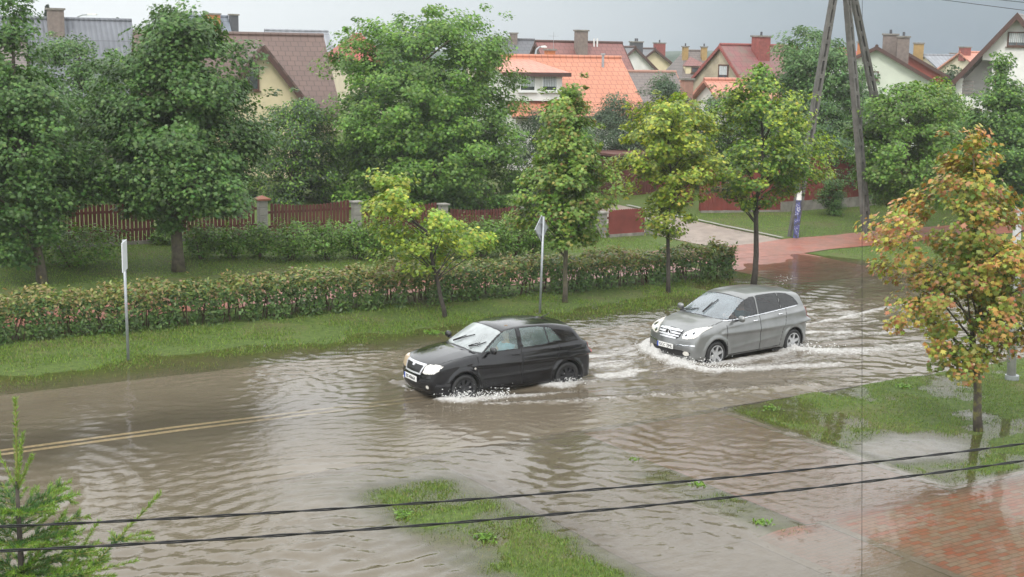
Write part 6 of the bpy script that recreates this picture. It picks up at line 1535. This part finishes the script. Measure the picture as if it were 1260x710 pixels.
# ridge away from the street: local -y is the right-hand slope, local +y the left-hand slope
rt, zr, ef = gable_house('white gabled house with a dark roof falling to the right', (782, 58), 118, 2.9, 2.6, 8, W_wht, R_dark, yaw=rad(15), half2=1.6, rise2=1.4); chimney(rt, (1.5, -.6, zr - 1.1), .9, .9, 1.5, C_blk, 2)
rt, zr, ef = gable_house('dark roofed house with a strip of yellow wall behind the white gable', (806, 60), 132, 4.0, 2.9, 8, W_yel, R_dark, yaw=rad(15), half2=1.6, rise2=1.3); chimney(rt, (1.5, -1.0, zr - 1.1), .9, .9, 1.6, C_red, 1)
A, L_ = span(826, 62, 125, 878, rad(12)); rt, zr, ef = house('brown hipped roof with two thin ochre chimneys', A, rad(12), L_, 3.2, 2.4, W_cream, R_dbrown, hip=(1.2, 1.2))
for px in (843, 866): x, z = loc_of(rt, px, 68, -.9); chimney(rt, (x, -.9, zr - 1.2), .45, .45, 1.5, C_yel, 1)
xd, zd = loc_of(rt, 855, 86, -2.6); mb = MB(); mb.box((xd, -2.2, zd), (1.7, .9, .75)); dd = mb.build('dormer', W_yel, rt); roof_piece('dormer_roof', [[(xd - 1.2, -2.8, zd + .35), (xd + 1.2, -2.8, zd + .35), (xd, -1.2, zd + 1.15)]], .08, R_redbr, dd); window(dd, (xd, -2.65, zd), (1, 0, 0), (0, -1, 0), .7, .5, frame_b, False, 0)
# beige gable with old red roof: gable looks to the left, ridge runs right
A, L_ = span(886, 55, 92, 948, rad(30)); rt, zr, ef = house('stained beige gable with an old dull red roof and a big red chimney', A, rad(30), L_ + 2, 3.0, 2.75, W_beige, R_oldred, half2=3.4, rise2=2.6, trim=C_red, over=.25, gover=.2)
c_, s_ = math.cos(rad(30)), math.sin(rad(30)); window(rt, (.18, -.25, zr - 1.75), (0, -1, 0), (-1, 0, 0), 1.0, .95, frame_b, True, 1)
x, z = loc_of(rt, 936, 60, -.7); chimney(rt, (x, -.7, zr - 1.2), .95, .8, 1.75, C_red, 1)
A = AT(925, 57, 96); house('second dull red roof behind the red chimney', A, rad(20), 3.6, 2.6, 2.2, W_beige, R_redbr, trim=C_red)
# low salmon roof in front of it
A, L_ = span(866, 98, 72, 950, rad(20)); rt, zr, ef = house('low garage with a salmon pink roof and a square pinkish chimney', A, rad(20), L_, 2.6, 1.55, W_wht, R_salmon, hip=(0, 0), name='garage', trim=None); x, z = loc_of(rt, 846, 110, -1.3); chimney(rt, (x - .0, -1.2, max(zr - 1.9, 0)), .48, .5, 1.9, C_salm, 0)
# right group
rt, zr, ef = gable_house('pale green gable with a small brown window right of the pylon', (1079, 57), 84, 3.9, 2.2, 8, W_green, R_dark, yaw=rad(-14), half2=1.5, rise2=.75)
window(rt, (.30, .15, zr - 1.75), (0, 1, 0), (-1, 0, 0), .72, .55, frame_b, True, 1); chimney(rt, (2.5, .9, zr - .9), .5, .5, 1.1, C_org, 1); chimney(rt, (3.0, -.8, zr - 1.0), .9, .9, 1.7, C_gry, 2); chimney(rt, (1.6, -1.55, zr - 1.4), .8, .7, 1.95, C_gry, 1)
mb = MB(); mb.tube([(.2, -3.45, ef - .2), (.2, -3.45, .2)], .05, 6); mb.build('downpipe', galv, rt)
rt, zr, ef = gable_house('dark red walled house with an ochre chimney right of the pale green gable', (1116, 64), 98, 2.9, 1.6, 9, W_red, R_dark, yaw=rad(-14), half2=1.4, rise2=.5); chimney(rt, (4, -.9, zr - .9), .85, .7, 1.5, C_yel, 0); chimney(rt, (2, .3, zr - .6), .6, .6, 1.2, C_red, 0)
A, L_ = span(1136, 74, 135, 1178, rad(25)); A[2] += .5; rt, zr, ef = house('pale grey far roof between the red wall and the orange roofs', A, rad(25), L_, 3.4, 2.0, W_cream, R_grey2)
A, L_ = span(1163, 74, 150, 1196, rad(-10)); rt, zr, ef = house('small far orange roof with two red chimneys', A, rad(-10), L_, 3.0, 1.8, W_cream, R_salmon, gover=.2); chimney(rt, (.8, -.3, zr - .6), .8, .7, 1.3, C_red, 0)
A, L_ = span(1180, 64, 128, 1230, rad(25)); rt, zr, ef = house('larger far orange roof just left of the big white gable', A, rad(25), L_, 3.6, 2.0, W_cream, R_salmon); chimney(rt, (.5, -.2, zr - .8), .8, .7, 1.2, C_red, 0)
A, L_ = span(1140, 70, 170, 1175, rad(10)); house('farthest dark blue grey roof on the right skyline', A, rad(10), L_, 3.6, 2.0, W_cream, R_blue)
A, L_ = span(575, 62, 140, 625, rad(10)); house('far roof behind the largest tree', A, rad(10), L_, 3.6, 2.0, W_cream, R_dark)
A, L_ = span(1022, 60, 140, 1052, rad(12)); rt, zr, ef = house('far red edged roof seen between the pylon legs', A, rad(12), L_, 3.2, 1.6, W_wht, R_red)
A = AT(-60, 50, 62); house('beige house wall at the far left edge behind the leaves', A, rad(15), 3.2, 2.6, 2.0, W_beige, R_dbrown)
# white house at the right edge with balcony under a long brown eave
Aap = AT(1252, 16, 74); yw = rad(16)
hb = TZ(Aap[0], Aap[1]) - .3; yw = rad(-27); rt = thing('house', 'big white gabled house with a recessed balcony and brown eaves at the right edge', 'house', (Aap[0], Aap[1], hb), yw + PI / 2, 'houses beyond the garden fence'); zr = Aap[2] - hb
# local x: away, local y: left
s = 74 / F / math.cos(rad(10)); yl = 76 * s; drop = 91 * 74 / F; sl = drop / yl; Dp = 9.0
ybal0, ybal1 = 26 * s, 60 * s                      # balcony opening from wall corner to left pier
zt = zr - 57 * 74 / F; zf = zr - 99 * 74 / F - .1
mb = MB(); mb.prism([(-yl + .4, 0), (ybal0, 0), (ybal0, zr - sl * ybal0 - .16), (0, zr - .16), (-yl + .4, zr - sl * (yl - .4) - .16)], 'x', .55, Dp); wl_ = mb.build('wall', W_wht, rt)
mb = MB(); mb.prism([(ybal0 + .002, zt), (ybal0 + .002, zr - sl * ybal0 - .16), (38 * s, zr - sl * 38 * s - .16), (38 * s, zt)], 'x', .56, .86); mb.build('balcony_lintel', W_wht, rt)
mb = MB(); mb.prism([(ybal0 + .002, 0), (ybal1 + .35, 0), (ybal1 + .35, zf), (ybal0 + .002, zf)], 'x', .58, Dp); mb.build('lower_wall', W_wht, rt)
mb = MB(); mb.prism([(ybal0 + .004, zf + .01), (yl - .5, zf + .01), (yl - .5, zr - sl * (yl - .5) - .2), (ybal0 + .004, zr - sl * ybal0 - .2)], 'x', 2.3, 2.5); mb.build('balcony_back', W_wht, rt)
for i in range(4):
    mb = MB(); mb.box((.62, (ybal0 + .9 + ybal1) / 2 , zf + .18 + i * .2), (.04, ybal1 - ybal0 - .9, .11)); mb.build('balcony_rail', plain('grey balcony board', (.20, .18, .165), .7) if i == 0 else bpy.data.materials['grey balcony board'], rt)
mb = MB(); mb.box((.72, ybal1 + .14, zf + .45), (.28, .34, 1.0)); mb.build('balcony_pier', W_wht, rt)
quads = [[(Dp + .4, yl + .1, zr - sl * (yl + .1)), (0, yl + .1, zr - sl * (yl + .1)), (0, 0, zr), (Dp + .4, 0, zr)], [(0, -yl, zr - sl * yl), (Dp + .4, -yl, zr - sl * yl), (Dp + .4, 0, zr), (0, 0, zr)]]
rf = roof_piece('roof', quads, .14, R_dbrown, rt)
mb = MB(); mb.slab([(.05, .0, zr - .17), (2.3, .0, zr - .17), (2.3, yl, zr - sl * yl - .17), (.05, yl, zr - sl * yl - .17)], .02); mb.build('soffit', fascia, rt)
for yy in (-yl, yl + .1):
    mb = MB(); mb.slab([(-.03, 0, zr + .04), (-.03, yy, zr - sl * abs(yy) + .04), (-.03, yy, zr - sl * abs(yy) - .34), (-.03, 0, zr - .34)], .06); mb.build('fascia', fascia, rt)
window(wl_, (.55, .0, zr - 31 * 74 / F), (0, 1, 0), (-1, 0, 0), .95, .78, frame_b, True, 1, .06); window(wl_, (.55, 16.5 * s, zr - 74 * 74 / F), (0, 1, 0), (-1, 0, 0), .45, .95, frame_b, False, 0)
window(rt.children[2], (.58, ybal0 + .75, zf - 1.0), (0, 1, 0), (-1, 0, 0), .8, .7, frame_b, False, 0)

# lamps beyond the roofs
def lamp(px, py_t, Y, label, arm):
    t = AT(px, py_t, Y); zb = TZ(t[0], t[1]); root = thing('street_lamp', label, 'street lamp', (t[0], t[1], zb)); h = t[2] - zb; mb = MB()
    mb.tube([(0, 0, 0), (0, 0, h - .5), (arm * .15, 0, h - .15), (arm * .5, 0, h), (arm, 0, h + .02)], [.10, .07, .06, .05, .05], 8); mb.build('pole', galv, root, smooth=True)
    mb = MB(); mb.prism([(arm - .1, -.02), (arm * 1.55, -.02), (arm * 1.6, .05), (arm * 1.3, .12), (arm - .1, .09)], 'y', -.16, .16); o = mb.build('lamp_head', frame_w, root); o.location = (0, 0, h)
lamp(93, 18, 105, 'curved street lamp above the grey corrugated roof', 1.0)
lamp(659, 58, 88, 'small white headed street lamp in front of the red brown roof', .45)
# low wooded rise on the horizon
hm = plain('far wooded hill', (.05, .075, .055), .9, .25, .05)
mb = MB(); pts = []; xs_ = np.linspace(-320, 420, 140)
vs = []
for i, x in enumerate(xs_):
    h = 9 + 7 * float(fbm(np.array([x * .006]), np.array([0.5]), 4)[0]) + 1.5 * float(fbm(np.array([x * .08]), np.array([2.5]), 6)[0])
    vs += [(x, 300, -3), (x, 312, max(h * .6, 3)), (x, 385, max(h * .6, 3) + 1), (x, 410, -3)]
mb.add(vs, [(i * 4 + j, (i + 1) * 4 + j, (i + 1) * 4 + j + 1, i * 4 + j + 1) for i in range(len(xs_) - 1) for j in range(3)])
tag(mb.build('hills', hm, smooth=True), kind='structure')
# ------------------------------------------------------------------ people: one continuous skinned body each
skin_m = plain('skin', (.50, .30, .21), .55, .06, 8); hair_m = plain('dark blond hair', (.16, .11, .065), .7, .25, 20)
def skin_body(name, joints, edges, mat, parent, root=0, sub=2):
    me = bpy.data.meshes.new(name); me.from_pydata([j[:3] for j in joints], edges, [])
    o = bpy.data.objects.new(name, me); COL.objects.link(o)
    sk = o.modifiers.new('skin', 'SKIN'); sk.use_smooth_shade = True
    for i, j in enumerate(joints): me.skin_vertices[0].data[i].radius = (j[3], j[4] if len(j) > 4 else j[3]); me.skin_vertices[0].data[i].use_root = (i == root)
    ss = o.modifiers.new('sub', 'SUBSURF'); ss.levels = sub; ss.render_levels = sub
    bpy.context.view_layer.update()
    nm = bpy.data.meshes.new_from_object(o.evaluated_get(bpy.context.evaluated_depsgraph_get())); bpy.data.objects.remove(o)
    nm.materials.clear(); nm.materials.append(mat); nm.shade_smooth()
    r = bpy.data.objects.new(name, nm); COL.objects.link(r); r.parent = parent; return r
def driver(label, car, S, yside, shirt, hair, scale=1.0):
    """seated behind the wheel; car x runs backwards, so the driver looks towards -x"""
    sx, sz = S['seat_x'], S['seat_z']; wx, wy, wzz = S['wheel_c']; cw = car.matrix_world
    p = cw @ Vector((sx - .08, yside, sz)); root = thing('person', label, 'person', tuple(p), car.rotation_euler.z)
    def L(x, y, z): return (x - (sx - .08), y - yside, z - sz)
    y0 = 0
    J = [(0, 0, .09, .15, .13), (.04, 0, .28, .145, .115), (.07, 0, .46, .16, .11), (.08, 0, .56, .07, .07), (.06, 0, .63, .055, .055),     # pelvis..neck
         (.045, 0, .70, .078, .085), (.035, 0, .79, .083, .095), (.045, 0, .865, .05, .06),                                               # head
         (.07, .175, .47, .068), (-.06, .24, .30, .048), (-.26, .20, .37, .036),                                                     # left arm
         (.07, -.175, .47, .068), (-.06, -.24, .30, .048), (-.26, -.20, .37, .036),
         (-.10, .10, .09, .085), (-.42, .13, .13, .062), (-.60, .13, -.20, .045), (-.68, .13, -.24, .04), (-.10, -.10, .09, .085), (-.42, -.13, .13, .062), (-.60, -.13, -.20, .045), (-.68, -.13, -.24, .04)]
    wl = L(wx, wy, wzz)
    hl = (wl[0] + .02, .16, wl[2] + .06); hr = (wl[0] + .02, -.16, wl[2] + .06)
    J += [(hl[0] + .05, hl[1], hl[2] - .01, .028, .034), (hr[0] + .05, hr[1], hr[2] - .01, .028, .034)]
    E = [(0, 1), (1, 2), (2, 3), (3, 4), (4, 5), (5, 6), (6, 7), (2, 8), (8, 9), (9, 10), (2, 11), (11, 12), (12, 13), (0, 14), (14, 15), (15, 16), (16, 17), (0, 18), (18, 19), (19, 20), (20, 21), (10, 22), (13, 23)]
    for hb, sg in ((22, 1), (23, -1)):
        hx_, hy_, hz_ = J[hb][:3]
        for f, ln in enumerate((.036, .042, .040, .032)):
            b = len(J); zz_ = hz_ + .024 - f * .017
            J += [(hx_ - .035, hy_ + sg * .004, zz_, .0095), (hx_ - .035 - ln * .7, hy_ + sg * .0, zz_, .0085), (hx_ - .03 - ln * .6, hy_ - sg * .034, zz_, .0075)]
            E += [(hb, b), (b, b + 1), (b + 1, b + 2)]
        b = len(J); J += [(hx_ - .012, hy_ - sg * .03, hz_ + .03, .011), (hx_ - .045, hy_ - sg * .045, hz_ + .036, .009)]; E += [(hb, b), (b, b + 1)]
    body = skin_body('body', J, E, skin_m, root)
    # face and hair
    mb = MB(); hx0 = -.045
    mb.tube([(-.050, 0, .785), (-.068, 0, .752), (-.050, 0, .742)], [.012, .017, .012], 8); mb.build('nose', skin_m, body, smooth=True)
    for sg in (-1, 1):
        mb = MB(); mb.add([(-.048 + q[0] * .008, sg * .034 + q[1] * .014, .788 + q[2] * .009) for q in IV], IF); mb.build('eye', plate_white if False else black_trim, body, smooth=True, fix=False)
        mb = MB(); mb.add([(.045 + q[0] * .022, sg * .088 + q[1] * .012, .765 + q[2] * .034) for q in IV], IF); mb.build('ear', skin_m, body, smooth=True, fix=False)
    mb = MB(); mb.tube([(-.046, -.024, .708), (-.052, 0, .711), (-.046, .024, .708)], [.005, .008, .005], 6); mb.build('mouth', lamp_red if False else plain('lips', (.38, .16, .13), .5), body, smooth=True)
    n1 = 20; n2 = 12; vs = []; fs = []
    for i in range(n2 + 1):
        th = PI * .60 * i / n2
        for j in range(n1):
            ph = 2 * PI * j / n1; lim = 1.0 if math.cos(ph) > -.45 else .62
            t2 = th * lim; vs.append((.055 + math.sin(t2) * math.cos(ph) * .108, math.sin(t2) * math.sin(ph) * .100, .785 + math.cos(t2) * .118))
    for i in range(n2):
        for j in range(n1): fs.append((i * n1 + j, i * n1 + (j + 1) % n1, (i + 1) * n1 + (j + 1) % n1, (i + 1) * n1 + j))
    mb = MB(); mb.add(vs, fs); mb.build('hair', hair, root, smooth=True)
    # shirt over trunk and upper arms, trousers over the legs
    def mixp(a, b, t): return tuple(J[a][c] * (1 - t) + J[b][c] * t for c in range(3))
    SJ = [(0, 0, .05, .165, .15), (.04, 0, .28, .165, .135), (.07, 0, .46, .178, .128), (.078, 0, .535, .095, .095), (*J[8][:3], .088), (*mixp(8, 9, .6), .074), (*J[11][:3], .088), (*mixp(11, 12, .6), .074)]
    skin_body('shirt', SJ, [(0, 1), (1, 2), (2, 3), (2, 4), (4, 5), (2, 6), (6, 7)], shirt, root)
    TJ = [(0, 0, .08, .16, .14), (-.10, .10, .09, .10), (-.42, .13, .13, .076), (-.585, .13, -.17, .06), (-.10, -.10, .09, .10), (-.42, -.13, .13, .076), (-.585, -.13, -.17, .06)]
    skin_body('trousers', TJ, [(0, 1), (1, 2), (2, 3), (0, 4), (4, 5), (5, 6)], plain('dark trousers', (.03, .035, .05), .8, .15, 8), root)
    return root
bpy.context.view_layer.update()
driver('person in a light blue shirt driving the black car, both hands on the wheel', carA, FAB, -.36, plain('light blue shirt', (.36, .50, .60), .8, .12, 10), hair_m)
driver('person in a teal shirt driving the silver car, dim behind its tinted window', carB, MER, -.38, plain('teal shirt', (.06, .22, .24), .8, .12, 10), plain('brown hair', (.06, .035, .02), .7, .2, 20))
# ------------------------------------------------------------------ rain-laden air
HZ = MB(); HZ.box((60, 380, 24), (1700, 960, 58)); hz = HZ.build('haze', None) if False else None
me = bpy.data.meshes.new('haze'); bmz = bmesh.new(); bmesh.ops.create_cube(bmz, size=1); bmz.to_mesh(me); bmz.free()
hz = bpy.data.objects.new('haze', me); COL.objects.link(hz); hz.scale = (1000, 900, 62); hz.location = (40, 0, 28.0); tag(hz, kind='stuff')
k = NT('rain haze'); pv = k.n('ShaderNodeVolumePrincipled'); pv.inputs['Color'].default_value = (.90, .93, .96, 1); pv.inputs['Density'].default_value = .0005; pv.inputs['Anisotropy'].default_value = .2
k.l(pv.outputs[0], k.out.inputs['Volume']); me.materials.append(k.m)
bpy.context.view_layer.update()
